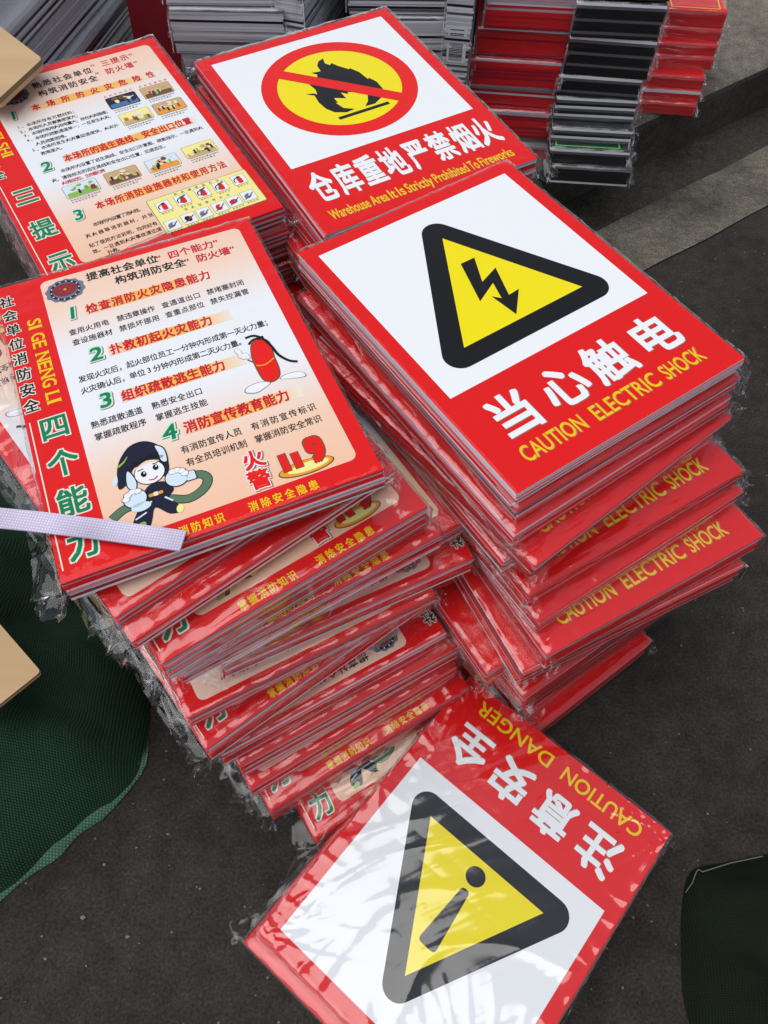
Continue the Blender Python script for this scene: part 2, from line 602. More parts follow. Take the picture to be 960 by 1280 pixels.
def print_electric():
    P = Print()
    P.rect('white_panel', 'print_white', -136.5, -72.5, 136.5, 182.5, 1)
    P.poly('warning_triangle', 'print_black', TRI_K, 2)
    P.poly('warning_triangle', 'print_yellow', TRI_Y, 3)
    P.poly('lightning_bolt', 'print_black', [(-8.4, 80.9), (-26.7, 20.7), (3.1, 35.8), (-3.8, 11.5), (-11.5, 19.9), (-6, -17.1), (21.4, 12.3), (6.2, 11), (21, 53.9), (-5.8, 43.8), (11, 80.6)], 4)
    for dx, dy, cc, L in ((.9, -1.1, 'print_shadow', 1), (0, 0, 'print_white', 2)):
        for ch, x in zip('当心触电', (-95, -29.5, 31.5, 97)):
            P.chars('chinese_lettering', cc, ch, x + dx, -121.5 + dy, x, -121, 53, 56, L, .025)
    for dx, dy, cc, L in ((.8, -.9, 'print_shadow', 1), (0, 0, 'print_gold', 2)):
        P.latin('english_lettering', cc, 'CAUTION', -121 + dx, -43.5 + dx, -178 + dy, -159 + dy, L, .012)
        P.latin('english_lettering', cc, 'ELECTRIC', -29.5 + dx, 57 + dx, -178 + dy, -159 + dy, L, .012)
        P.latin('english_lettering', cc, 'SHOCK', 66 + dx, 121 + dx, -178 + dy, -159 + dy, L, .012)
    return P

def print_danger():
    P = Print()
    P.rect('white_panel', 'print_white', -136.5, -72.5, 136.5, 182.5, 1)
    P.poly('warning_triangle', 'print_black', TRI_K, 2)
    P.poly('warning_triangle', 'print_yellow', TRI_Y, 3)
    P.disc('exclamation_mark', 'print_black', 0, -5, 12, 11.5, 4)
    P.poly('exclamation_mark', 'print_black', rounded([(-5.2, 13), (5.4, 13), (12.2, 90), (-12, 90)], 4.8), 4)
    for ch, x in zip('注意安全', (-96.5, -32.5, 31.5, 95.5)):
        P.chars('chinese_lettering', 'print_shadow', ch, x + .9, -124, x, 0, 51, 54, 1, .022)
        P.chars('chinese_lettering', 'print_white', ch, x, -122.5, x, 0, 52, 55, 2, .026)
    P.latin('english_lettering', 'print_gold', 'CAUTION', -125, -13, -185, -166.5, 2, .012)
    P.latin('english_lettering', 'print_gold', 'DANGER', 6, 119, -185, -166.5, 2, .012)
    return P

FLAME = [(10.1, 125.1), (6.8, 113.4), (11.4, 106.2), (15.3, 109.9), (20.7, 99), (30.3, 85.5), (33, 86.5), (40, 72.5), (42.9, 52.3), (45.5, 54.6), (50.7, 41.3), (50.2, 23.2), (40.7, 7.8), (24.1, -1.4), (9.7, -.5), (18.5, 8.1), (24.8, 20.5), (15.3, 32.2), (3.6, 38.3), (1.7, 34.7), (-5.3, 42), (-5, 27.1), (-19.5, 35.4), (-19.1, 23.3), (-22.3, 24.9), (-18.3, 9.7), (-5.6, .9), (-18.7, -1), (-33.3, 6.6), (-40.1, 18.8), (-42.3, 35.3), (-40.4, 52.1), (-49.5, 60.4), (-39.1, 57.3), (-35.9, 52.9), (-33, 64), (-35.7, 80), (-22, 80), (-15, 93.9), (-20.7, 101.5), (-13.3, 100), (-6.9, 99.1), (-5.5, 112.6), (.4, 121.5)]
def print_warehouse():
    P = Print()
    P.rect('white_panel', 'print_white', -136.5, -72.5, 136.5, 182.5, 1)
    P.ring('prohibition_ring', 'print_red', 0, 55, 108, 86, 3)
    P.disc('prohibition_ring', 'print_yellow', 0, 55, 87, 87, 2, 64)
    P.poly('flame', 'print_black', FLAME, 3)
    P.poly('flame', 'print_black', [(-34.4, -5.2), (-34.4, -11.2), (42.1, -11.2), (42.1, -5.2)], 3)
    c = math.radians(-44.5)
    ux, uy = math.cos(c), math.sin(c)
    P.poly('prohibition_ring', 'print_red', [(0 + ux * a - uy * bb, 57.5 + uy * a + ux * bb) for a, bb in ((-96, -9.5), (94, -9.5), (94, 9.5), (-96, 9.5))], 4)
    for ch, x in zip('仓库重地严禁烟火', (-117, -82.5, -49, -15, 22, 57, 92, 124)):
        P.chars('chinese_lettering', 'print_shadow', ch, x + .8, -120.2, x, 0, 31, 60, 1, .022)
        P.chars('chinese_lettering', 'print_white', ch, x, -119, x, 0, 31.5, 61, 2, .026)
    x = -133
    for wd, wid in (('Warehouse', 66), ('Area', 28), ('It', 10), ('Is', 11), ('Strictly', 46), ('Prohibited', 62), ('To', 15), ('Fireworks', 62)):
        wid *= 240 / 300.
        P.latin('english_lettering', 'print_shadow', wd, x + .5, x + wid + .5, -181.6, -164.6, 1, .014)
        P.latin('english_lettering', 'print_gold', wd, x, x + wid, -181, -164, 2, .014)
        x += wid + 3.6
    return P

def emblem(P, cx, cy, r):
    pts = []
    for i in range(48):
        a = 2 * math.pi * i / 48
        q = r * (1 + (.07 if (i // 2) % 2 else 0)) * (1.0 + .06 * math.cos(2 * a))
        pts.append((cx + q * math.cos(a), cy + q * math.sin(a)))
    P.poly('emblem', 'print_grey', pts, 2)
    P.ring('emblem', 'print_navy', cx, cy, r * .86, r * .70, 3, 32)
    for i in range(14):
        a = 2 * math.pi * i / 14
        P.disc('emblem', 'print_ice', cx + r * .78 * math.cos(a), cy + r * .78 * math.sin(a), r * .05, r * .05, 4, 8)
    P.disc('emblem', 'emblem_red', cx, cy + r * .05, r * .68, r * .56, 4, 28)
    for i in range(5):
        P.disc('emblem', 'print_brown', cx + r * (.3 * math.cos(i * 1.26)), cy + r * (.05 + .26 * math.sin(i * 1.26)), r * .1, r * .07, 5, 8)
    P.disc('emblem', 'print_orange', cx, cy + r * .05, r * .09, r * .09, 6, 8)

def numeral(P, ch, x, y, h=27):
    P.chars('numeral#' + ch, 'print_shadow', ch, x + 1, y - 1, x, y, h * 1.05, h, 2, .075, shear=.12)
    P.chars('numeral#' + ch, 'print_palegreen', ch, x, y, x, y, h * 1.05, h, 3, .075, shear=.12)
    P.chars('numeral#' + ch, 'print_green', ch, x, y, x, y, h * 1.05, h, 4, .02, shear=.12)

def title(P, text, x0, x1, y, band, w=11.8, h=16.5, col='print_crimson'):
    P.band('title_band#' + text[:3], band[0], band[1], y - 1.0, h * .98, 2)
    P.chars('title_lettering#' + text[:3], col, text, x0, y, x1, y, w, h, 3, .028)

def side_column(P, big, bigys, small, pin):
    n = len(small)
    P.chars('column_lettering', 'print_black', small, -138.3, 177.5, -137.6, 11, 15.5, 18.5, 2, .02, out='print_pale', outw=.055)
    for ch, y in zip(big, bigys):
        P.chars('column_lettering', 'print_green', ch, -121.5, y, 0, y, 29, 34, 2, .022, out='print_pale', outw=.045)
    # pinyin turned to read downwards
    y = 136.5
    for wd in pin.split():
        for ch in wd:
            v, f = glyph(ch, 0.0)
            a0, a1 = min(a for a, _ in v), max(a for a, _ in v)
            adv = {'I': 5.5, 'N': 14.5, 'G': 13.5, 'H': 13.5}.get(ch, 11.5)
            k = (adv - 2.2) / (a1 - a0)
            [P.mb('pinyin_lettering').raw([((-122.3 + b2 * 13.5 / .69 + q_) / 1000, (y - (a - a0) * k + q2) / 1000, 3 * LZ + kq * 4e-6) for a, b2 in v], f, 'print_gold') for kq, (q_, q2) in enumerate(((0, 0), (.35, .35), (-.35, -.35), (.35, -.35)))]
            yy0, yy1 = y + .6, y - adv + 1.6
            if ch in 'INHL':   # serifs
                for yb in ((y - .9,) if ch != 'I' else (y - 1.6,)) + ((y - adv + 3.1,) if ch in 'NH' else ()):
                    for xb in (-122.3, -109.7):
                        P.rect('pinyin_lettering', 'print_gold', xb, yb - 3, xb + 1.1, yb + 2.4, 3)
            y -= adv
        y -= 6.5
    P.rect('column_lettering', 'print_pale', -143.4, -192, -142.2, -11, 2)

def fireman(P):
    p = 'firefighter_picture'
    # hose
    P.stroke(p, 'print_navy', [(-93, -157), (-79, -150), (-60, -152), (-43, -154.5), (-25, -162.5), (-9.4, -157.5), (-3, -147.6), (-8, -140), (-20.5, -138)], 9.6, 2)
    P.stroke(p, 'print_olive', [(-93, -157), (-79, -150), (-60, -152), (-43, -154.5), (-25, -162.5), (-9.4, -157.5), (-3, -147.6), (-8, -140), (-20.5, -138)], 7.8, 3)
    # legs and coat
    P.poly(p, 'print_navy', closed([(-55.5, -134), (-41, -134), (-34, -146), (-40, -154), (-34, -166), (-33, -173), (-44, -172), (-54.5, -160), (-60, -171), (-65, -178), (-77, -171), (-70, -157), (-64, -147)]), 4)
    P.stroke(p, 'print_ice', [(-67, -157), (-56, -152)], 1.8, 5); P.stroke(p, 'print_ice', [(-44, -152), (-38, -159)], 1.8, 5)
    P.stroke(p, 'print_ice', [(-74, -166), (-63, -162)], 1.6, 5)
    P.disc(p, 'print_leaf', -71, -174.5, 5.5, 3.2, 5, 16, .5); P.disc(p, 'print_lemon', -34.5, -170, 3.2, 4.6, 5, 16, -.3)
    P.rect(p, 'print_orange', -57, -147, -44, -143.5, 5, 1); P.rect(p, 'print_pale', -52.5, -147.5, -48.5, -143, 6, .8)
    # head
    P.poly(p, 'print_navy', closed([(-80, -127), (-79, -112), (-74, -96), (-64, -83), (-55, -79), (-46, -80), (-38, -86), (-32, -96), (-30.5, -110), (-33, -124), (-38, -130), (-48, -112), (-62, -108), (-70, -122)]), 4)
    P.disc(p, 'print_black', -50, -119, 14.4, 14.0, 5, 28)
    P.disc(p, 'print_white', -50, -119, 13.6, 13.2, 6, 28)
    P.stroke(p, 'print_black', [(-68, -108), (-56, -102), (-44, -101), (-34, -106)], 3.4, 7)
    P.poly(p, 'print_skin', closed([(-62, -111), (-50, -104.5), (-38, -109), (-50, -108)]), 7)
    for x, y in ((-55.5, -119), (-43.5, -115.5)):
        P.disc(p, 'print_black', x, y, 2.7, 3.5, 7, 14); P.disc(p, 'print_white', x + .8, y + 1.1, .9, 1.1, 8, 8)
    P.stroke(p, 'print_black', [(-60, -113.5), (-54.5, -112.6)], 1.1, 7); P.stroke(p, 'print_black', [(-45.5, -110.5), (-40.5, -111)], 1.1, 7)
    P.stroke(p, 'print_crimson', [(-52.5, -127.5), (-48, -128.6), (-44, -126)], 1.3, 7)
    P.stroke(p, 'print_leaf', [(-75.5, -101), (-69, -97), (-65, -92)], 2.6, 5, .6)
    P.poly(p, 'print_black', closed([(-67.5, -108.5), (-63, -124), (-67, -135.5), (-73, -128), (-72, -115)]), 6)
    P.poly(p, 'print_ice', closed([(-68, -110), (-64, -124), (-67, -134), (-72, -128), (-71, -116)]), 7)
    P.poly(p, 'print_black', closed([(-38.5, -88.5), (-30.5, -96), (-31, -113.5), (-37.5, -111), (-38, -100)]), 6)
    P.poly(p, 'print_ice', closed([(-38, -90), (-31.5, -97), (-32, -112), (-36.5, -110), (-37, -100)]), 7)
    P.poly(p, 'print_ice', closed([(-83, -114), (-79, -110), (-79.5, -118), (-83, -122), (-84.5, -118)]), 5)
    # gloves
    for cx, cy, sgn in ((-69, -143, 1), (-28.5, -135, -1)):
        P.disc(p, 'print_navy', cx, cy, 11.2, 11.0, 6, 24)
        P.disc(p, 'print_ice', cx, cy, 10.2, 10.0, 7, 24)
        for i in range(4):
            a = (.2 + i * .55) if sgn < 0 else (2.9 - i * .6)
            P.disc(p, 'print_navy', cx + 8.2 * math.cos(a), cy + 8.2 * math.sin(a), 4.1, 3.6, 7, 14)
            P.disc(p, 'print_white', cx + 8.2 * math.cos(a), cy + 8.2 * math.sin(a), 3.4, 2.9, 8, 14)
    P.rect(p, 'print_navy', -21.5, -144, -11, -132.5, 6, 1.5); P.rect(p, 'print_ice', -20.6, -143.2, -11.9, -133.2, 7, 1.5)
    P.disc(p, 'print_ice', -66, -154, 9, 5, 7, 18)

def extinguisher(P):
    p = 'extinguisher_picture'
    for sh in (closed([(60, -61), (63, -55), (73, -52.5), (84, -54.5), (88, -58.5), (80, -63), (70, -66)]), closed([(97, -57), (104, -53.5), (115, -54.5), (122.5, -59), (122.5, -65), (113, -63.5), (103, -60)])):
        P.poly(p, 'print_grey', sh, 2)
        cx = sum(a for a, _ in sh) / len(sh); cy = sum(a for _, a in sh) / len(sh)
        P.poly(p, 'print_white', [(cx + (a - cx) * .92, cy + (c - cy) * .86) for a, c in sh], 3)
    P.poly(p, 'print_brown', closed([(83, -5), (87, 3), (95, 7), (102, 3), (105, -6), (103, -25), (102, -44), (98, -55), (89, -58.5), (82, -53), (80, -40), (80, -20)]), 3)
    P.poly(p, 'print_red', closed([(84, -6), (88, 2), (95, 5.8), (101, 2), (103.5, -6), (101.5, -25), (100.5, -44), (97, -54), (89, -57), (83.2, -52), (81.5, -40), (81.5, -20)]), 4)
    P.stroke(p, 'print_orange', [(81.5, -30), (90, -32.5), (101.5, -27)], 1.6, 5)
    P.stroke(p, 'print_black', [(83, 12.5), (92, 12.5), (99, 5), (104, -9), (107, -25), (114, -37), (121.5, -42)], 3.0, 5)
    P.stroke(p, 'print_black', [(83.5, 2), (90, 7), (98, 6)], 2.6, 5)
    P.rect(p, 'print_black', 94, 4, 101, 8.5, 6, 1)
    P.stroke(p, 'print_brown', [(81, -25), (76, -19)], 1.6, 4)
    for x, y, rx, ry, ro in ((70.5, -3.5, 2.6, 5.5, .35), (74.5, -12, 4.6, 4.2, 0), (71, -10.5, 2.3, 3.2, .3), (77.5, -15.5, 2.2, 2.2, 0)):
        P.disc(p, 'print_grey', x, y, rx + .5, ry + .5, 4, 16, ro); P.disc(p, 'print_white', x, y, rx, ry, 5, 16, ro)

def print_four():
    P = Print()
    P.rect('peach_panel', 'print_peach_gradient', -100, -182.5, 131, 194, 1, 8)
    emblem(P, -75.5, 169.5, 19.5)
    for t, x0, y0, x1, col in (('提高社会单位', -43.7, 181, 24.6, 'k'), ('“四个能力”', 36, 179, 103, 'r'), ('构筑消防安全', -15.3, 161.5, 51.7, 'k'), ('“防火墙”', 64, 159.5, 117, 'r')):
        P.chars('black_lettering' if col == 'k' else 'red_lettering', 'print_black' if col == 'k' else 'print_crimson', t, x0, y0, x1, y0 - 1, 13.2, 15, 2, .022)
    title(P, '检查消防火灾隐患能力', -54.4, 71.5, 128, (-62, 78), 13)
    title(P, '扑救初起火灾能力', -43.6, 53, 55.5, (-52, 80), 13)
    title(P, '组织疏散逃生能力', -46.9, 46.6, -14, (-54, 74), 13)
    title(P, '消防宣传教育能力', -.7, 92.2, -80, (-10, 112), 13)
    for c, x, y in (('1', -75, 129), ('2', -64, 56), ('3', -68.5, -12), ('4', -21, -79.5)):
        numeral(P, c, x, y)
    B = lambda t, x0, x1, y: P.chars('black_lettering', 'print_black', t, x0, y, x1, y, 8.4, 10.4, 2, .013, res=2)
    for y, row in ((99, (('查用火用电', -80.3, -46), ('禁违章操作', -29.2, 4), ('查通道出口', 19.8, 54.8), ('禁堵塞封闭', 70.2, 104))),
                   (82.5, (('查设施器材', -79.8, -45.6), ('禁损坏挪用', -30.1, 5), ('查重点部位', 19.8, 54.4), ('禁失控漏管', 69.6, 104.6))),
                   (-39.5, (('熟悉疏散通道', -84.6, -42.2), ('熟悉安全出口', -24.9, 18.2))), (-56, (('掌握疏散程序', -84.4, -42.2), ('掌握逃生技能', -24.9, 18.5))),
                   (-105.5, (('有消防宣传人员', -12.9, 38.2), ('有消防宣传标识', 56, 113.3))), (-122, (('有全员培训机制', -12.3, 38.3), ('掌握消防安全常识', 54.4, 113.1)))):
        for t, x0, x1 in row:
            B(t, x0, x1, y)
    B('发现火灾后，起火部位员工一分钟内形成第一灭火力量；', -84.3, 112.4, 26.5)
    B('火灾确认后，单位3分钟内形成第二灭火力量。', -84.9, 78.5, 9.8)
    for ch, x, y in (('火', 41.8, -143.5), ('警', 40.2, -167.5)):
        P.chars('alarm_lettering', 'print_shadow', ch, x + 1, y - 1, x, y, 21, 23, 2, .085)
        P.chars('alarm_lettering', 'print_white', ch, x, y, x, y, 21, 23, 3, .075)
        P.chars('alarm_lettering', 'print_red', ch, x, y, x, y, 21, 23, 4, .03)
    # the red 119 standing on a yellow puddle
    p = 'hotline_picture'
    P.disc(p, 'print_brown', 84, -172.5, 27, 8.6, 2, 32, -.02)
    P.disc(p, 'print_orange', 84, -172.2, 25.6, 7.6, 3, 32, -.02)
    P.disc(p, 'print_lemon', 86, -172.4, 20, 5, 4, 28)
    for ch, x, y, w, h, l in (('1', 67, -160, 34, 27, 5), ('1', 78.5, -161.5, 34, 24, 5), ('9', 98.5, -156, 34, 40, 5)):
        P.chars(p, 'print_brown', ch, x, y, x, y, w, h, l, .075); P.chars(p, 'print_red', ch, x, y, x, y, w, h, l + 1, .045)
    P.chars('gold_lettering#1', 'print_gold', '掌握消防知识', -59, -194.2, -5.5, -194.2, 9.2, 11.5, 2, .02)
    P.chars('gold_lettering#2', 'print_gold', '消除安全隐患', 26, -194.4, 82.5, -194.4, 9.2, 11.5, 2, .02)
    side_column(P, '四个能力', (-25.4, -73, -121, -170), '社会单位消防安全', 'SI GE NENG LI')
    fireman(P)
    extinguisher(P)
    return P

def photo(P, x, y, w, h, seed, pal):
    r = random.Random(seed)
    p = 'picture#%d' % seed
    P.rect(p, 'print_brown', x - w / 2 - .6, y - h / 2 - .6, x + w / 2 + .6, y + h / 2 + .6, 2, 3)
    P.rect(p, pal[0], x - w / 2, y - h / 2, x + w / 2, y + h / 2, 3, 2.6)
    P.rect(p, pal[1], x - w * .46, y - h / 2 + .5, x + w * .46, y - h * .12, 4, 2)
    for i in range(9):
        cx, cy = x + r.uniform(-.36, .36) * w, y + r.uniform(-.3, .32) * h
        P.disc(p, r.choice(pal), cx, cy, r.uniform(.04, .12) * w, r.uniform(.07, .17) * h, 5 + i % 3, 7, r.uniform(0, 3))
    for i in range(5):   # little standing figures
        cx, cy = x + r.uniform(-.38, .38) * w, y + r.uniform(-.25, .05) * h
        P.poly(p, r.choice(('print_crimson', 'print_navy', 'print_brown', 'print_leaf', 'print_black')), [(cx - w * .035, cy - h * .2), (cx + w * .035, cy - h * .2), (cx + w * .03, cy + h * .12), (cx - w * .03, cy + h * .12)], 8)
        P.disc(p, 'print_skin', cx, cy + h * .17, w * .028, h * .055, 8, 8)
    for k, yy in enumerate((y - h / 2 - 4, y - h / 2 - 8.2)):
        P.chars('black_lettering', 'print_black', '火场安全逃生要点须知火场'[:11 - 3 * k], x - w * .42, yy, x + w * (.42 - .16 * k), yy, 3.2, 3.4, 2, .0, res=1)

def print_three():
    P = Print()
    P.rect('peach_panel', 'print_peach_gradient', -102, -183, 134, 190, 1, 8)
    emblem(P, -71, 157, 19)
    for t, x0, y0, x1, col in (('熟悉社会单位', -36, 167, 36, 'k'), ('“三提示”', 50, 174, 106, 'r'), ('构筑消防安全', -34.5, 146.5, 36, 'k'), ('“防火墙”', 49, 154, 105, 'r')):
        P.chars('black_lettering' if col == 'k' else 'red_lettering', 'print_black' if col == 'k' else 'print_crimson', t, x0, y0, x1, y0 + 1, 12.6, 14.5, 2, .02)
    title(P, '本场所的火灾危险性', -52.5, 108.8, 121.5, (-62, 118), 11.5, 14.5)
    title(P, '本场所的逃生路线、安全出口位置', -51.2, 111.6, 4.2, (-58, 122), 11.2, 15.5)
    title(P, '本场所消防设施器材和使用方法', -48, 114, -97.3, (-54, 122), 11.2, 15)
    for c, x, y in (('1', -84, 117), ('2', -80.4, 0), ('3', -77, -102)):
        numeral(P, c, x, y, 25)
    B = lambda t, x0, x1, y, c='print_black': P.chars('black_lettering', c, t, x0, y, x1, y, 6.6, 7.6, 2, .015, res=1)
    B('1、本场所存有可燃材料；', -86, -11, 90.3)
    B('2、本场所人员聚集密度大；', -86, -10, 80.3)
    B('3、本场所有用火用电量大，存在火灾隐患；', -84, 28, 70.2)
    B('4、本场所疏散通道单一，一旦发生火灾，', -84, 28, 59.4)
    B('人员疏散困难。', -75, -37, 47.6)
    B('5、本场所发生火灾蔓延速度快，火灾扑', -84, 26, 37.6)
    B('救难度大。', -75.4, -50.3, 26.6)
    B('本场所内设置了逃生路线、安全出口示意图、疏散指示，一旦遇到火', -65, 121, -16.6)
    B('灾，请按标志的逃生路线和安全出口位置，迅速逃生。', -80.9, 66.5, -29.5)
    B('火场能逃生，生命最可贵', -72, -22, -39.5, 'print_crimson')
    B('本场所内设置了消火栓、', -65, -7.3, -127); B('灭火器等消防器材，并张', -79.7, -1.3, -142)
    B('贴了使用方法说明，均完好有', -81.7, -2.9, -158.6); B('效。一旦遇到火灾事故请迅速', -81.7, -2.4, -170); B('扑救。', -67, -55, -179)
    P.chars('caption_lettering#1', 'print_crimson', '火灾危险场所', 36, 101.5, 72, 101.5, 4.6, 5, 2, 0, res=1)
    P.chars('caption_lettering#2', 'print_crimson', '火灾危害后果', 86, 101.5, 122, 101.5, 4.6, 5, 2, 0, res=1)
    pals = [('print_navy', 'print_blue', 'print_lemon', 'print_brown', 'print_ice', 'print_grey'), ('print_tan', 'print_brown', 'print_ice', 'print_crimson', 'print_leaf', 'print_orange'),
            ('print_lemon', 'print_tan', 'print_crimson', 'print_navy', 'print_brown', 'print_pale'), ('print_tan', 'print_orange', 'print_brown', 'print_lemon', 'print_crimson', 'print_skin'),
            ('print_ice', 'print_leaf', 'print_lemon', 'print_olive', 'print_skin', 'print_leaf'), ('print_tan', 'print_brown', 'print_ice', 'print_pale', 'print_orange', 'print_skin'),
            ('print_ice', 'print_orange', 'print_brown', 'print_tan', 'print_pale', 'print_crimson'), ('print_lemon', 'print_tan', 'print_leaf', 'print_brown', 'print_black', 'print_lemon')]
    for i, (x, y) in enumerate(((54, 84), (103, 84.5), (56.5, 44), (104, 44.5))):
        photo(P, x, y, 41, 25, i + 3, pals[i])
    for i, (x, y) in enumerate(((-57, -58.5), (-3.6, -58.5), (50, -59.5), (102.3, -56))):
        photo(P, x, y, 42, 24, i + 21, pals[4 + i])
    P.rect('equipment_picture', 'print_olive', 2.6, -183, 136, -117.5, 2, 2)
    P.rect('equipment_picture', 'print_lemon', 3.4, -182.2, 135.2, -118.3, 3, 2)
    P.chars('black_lettering', 'print_black', '灭火器使用方法', 40, -122, 96, -122, 4.6, 5, 4, 0, res=1)
    P.chars('black_lettering', 'print_black', '消火栓使用方法', 40, -153, 96, -153, 4.6, 5, 4, 0, res=1)
    r = random.Random(8)
    pics = [(18.7, -135.8), (43.6, -135.2), (70.8, -134.2), (95.1, -134.3), (120.8, -133.5), (15.2, -171), (37, -169.9), (57.1, -169.5), (78.2, -168.5), (98.1, -167.3), (118.5, -166)]
    for i, (x, y) in enumerate(pics):
        p = 'equipment_picture'
        P.rect(p, 'print_brown', x - 9, y - 9, x + 9, y + 9.6, 4, .6); P.rect(p, 'print_white', x - 8.5, y - 8.5, x + 8.5, y + 9.1, 5, .6)
        if i < 5:
            P.rect(p, 'print_red', x - 2.5, y - 7, x + 4, y + 3.5, 6, 2); P.rect(p, 'print_black', x - 1.5, y + 3.5, x + 3, y + 6.5, 6, .4)
            P.stroke(p, 'print_black', [(x, y + 5), (x - 6, y + 2), (x - 6.5, y - 4)], 1.4, 7)
            if i in (1, 2, 3):
                P.stroke(p, 'print_brown', [(x + 6, y + 7), (x + 1, y + 4), (x - 4, y - 5)], 2.2, 8)
        else:
            P.disc(p, ('print_grey', 'print_navy', 'print_grey', 'print_crimson', 'print_crimson', 'print_grey')[i - 5], x - 1, y, 5.5, 4.2, 6, 12, r.uniform(0, 2))
            P.disc(p, ('print_ice', 'print_crimson', 'print_ice', 'print_pale', 'print_blue', 'print_ice')[i - 5], x + 2, y + 1, 2.6, 2, 7, 9, 1)
            P.stroke(p, 'print_brown', [(x - 7, y - 5), (x, y - 2), (x + 7, y + 4)], 1.2, 8)
        P.chars('black_lettering', 'print_black', '使用方法', x - 6, y - 11.6, x + 6, y - 11.6, 3, 3.1, 4, 0, res=1)
    side_column(P, '三提示', (-40.5, -105, -166.4), '社会单位消防安全', 'SAN TI SHI')
    return P

PRINTS = {'electric': print_electric().datas(), 'danger': print_danger().datas(), 'warehouse': print_warehouse().datas(), 'four': print_four().datas(), 'three': print_three().datas()}

# ------------------------------------------------------------------ bundles of signs in clear film
def film_mesh(w, h, t, seed, amp, ang, mname, nx, ny, flaps=(), ears=(), gap=.0019, bulge=.004, long=1.0, pucker=.0013):
    mb = MB()
    D = t * .96
    ks = [D * .08, D * .3, D * .6, D]
    def axis(half, n):
        a = [-half - k for k in reversed(ks)] + [-half + 2 * half * i / n for i in range(n + 1)] + [half + k for k in ks]
        return a
    xs, ys = axis(w / 2, nx), axis(h / 2, ny)
    ca, sa = math.cos(ang), math.sin(ang)
    R = random.Random(seed)
    ox, oy = R.uniform(0, 50), R.uniform(0, 50)
    def ridge(x, y):
        p, q = ca * x + sa * y, -sa * x + ca * y
        v1 = noise.noise(Vector((p * 4 * long + ox, q * 26 * (.5 + .5 * long) + 1.5 * noise.noise(Vector((p * 6, q * 6, seed))), oy)))
        v2 = noise.noise(Vector((p * 9 * long + oy, q * 60, ox)))
        v3 = noise.noise(Vector((x * 12 + ox, y * 12, oy + 9)))
        return .55 * max(0, 1 - abs(v1) * 3.2) ** 2 + .22 * max(0, 1 - abs(v2) * 3) ** 2 + .35 * (v3 * .5 + .5)
    vs = []
    for y in ys:
        for x in xs:
            dx, dy = max(0, abs(x) - w / 2), max(0, abs(y) - h / 2)
            drop = max(dx, dy)
            px = max(-w / 2, min(w / 2, x)); py = max(-h / 2, min(h / 2, y))
            sxn = (1 if x > 0 else -1) if dx > 0 else 0
            syn = (1 if y > 0 else -1) if dy > 0 else 0
            edge = min(w / 2 - abs(px), h / 2 - abs(py))
            if drop <= 0:
                z = t + .0013 + amp * ridge(x, y) * min(1, .35 + edge / .02)
                # tension folds that fan out from the corners, and puckers along the edges
                for qx in (-1, 1):
                    for qy in (-1, 1):
                        ax_, ay_ = w / 2 - qx * x, h / 2 - qy * y
                        rad = math.hypot(ax_, ay_)
                        if rad < .16:
                            tv = noise.noise(Vector((math.atan2(ay_, ax_) * 5.5 + seed * 3.1, rad * 6, qx + 2 * qy)))
                            z += pucker * 1.6 * max(0, 1 - abs(tv) * 3.4) ** 2 * math.exp(-rad / .055) * min(1, rad / .006)
                if edge < .05:
                    al = y if (w / 2 - abs(x)) < (h / 2 - abs(y)) else x
                    tv = noise.noise(Vector((al * 32 + seed, edge * 9, seed * 1.3)))
                    z += pucker * max(0, 1 - abs(tv) * 3.6) ** 2 * math.exp(-edge / .014)
                ex = gap * (1 if x >= w / 2 - 1e-6 else -1 if x <= -w / 2 + 1e-6 else 0)
                ey = gap * (1 if y >= h / 2 - 1e-6 else -1 if y <= -h / 2 + 1e-6 else 0)
                vs.append((px + ex, py + ey, z))
            else:
                along = py if sxn else px
                fold = noise.noise(Vector((along * 45 + ox, drop * 40 + oy, seed * 1.7))) + .6 * noise.noise(Vector((along * 110 + ox, drop * 90, seed)))
                o = gap + .0008 + .0026 * abs(fold) + bulge * (drop / D) * (.6 + .8 * noise.noise(Vector((along * 9 + ox, 2.2, seed))))
                z = t - drop + .001 * fold
                vs.append((px + sxn * o, py + syn * o, max(.0006, z)))
    n = len(xs)
    fs = [(j * n + i, j * n + i + 1, (j + 1) * n + i + 1, (j + 1) * n + i) for j in range(len(ys) - 1) for i in range(n - 1)]
    mb.raw(vs, fs, mname)
    nb = len(fs)
    # loose flaps of film standing out along a side, pleated and crumpled
    for side, a0, a1, wd, dens in flaps:
        L = abs(a1 - a0)
        na, nw = max(8, int(L / .0045)), 6
        vv = []
        for i in range(na + 1):
            a = a0 + (a1 - a0) * i / na
            wl = wd * (.65 + .6 * abs(noise.noise(Vector((a * 13 + seed, 3, seed))))) * (1 if 0 < i < na else .5)
            for j in range(nw + 1):
                f = j / nw
                o = gap + .001 + wl * f
                q3 = Vector((a * 19 + seed, f * 1.1, seed * .7))
                fold = max(0, 1 - abs(noise.noise(q3)) * 3.2)
                zz = t * .55 + f * (.009 * fold - .003 + .0045 * noise.noise(q3 * 1.9)) - f * f * .010
                aa = a + .006 * f * noise.noise(q3 * 1.4 + Vector((3, 8, 1)))
                if side == 'L': p = (-w / 2 - o, aa, zz)
                elif side == 'R': p = (w / 2 + o, aa, zz)
                elif side == 'B': p = (aa, -h / 2 - o, zz)
                else: p = (aa, h / 2 + o, zz)
                vv.append((p[0], p[1], max(.001 - .02, p[2])))
        fz = [(i * (nw + 1) + j, (i + 1) * (nw + 1) + j, (i + 1) * (nw + 1) + j + 1, i * (nw + 1) + j + 1) for i in range(na) for j in range(nw)]
        mb.raw(vv, fz, 'film_crumpled')
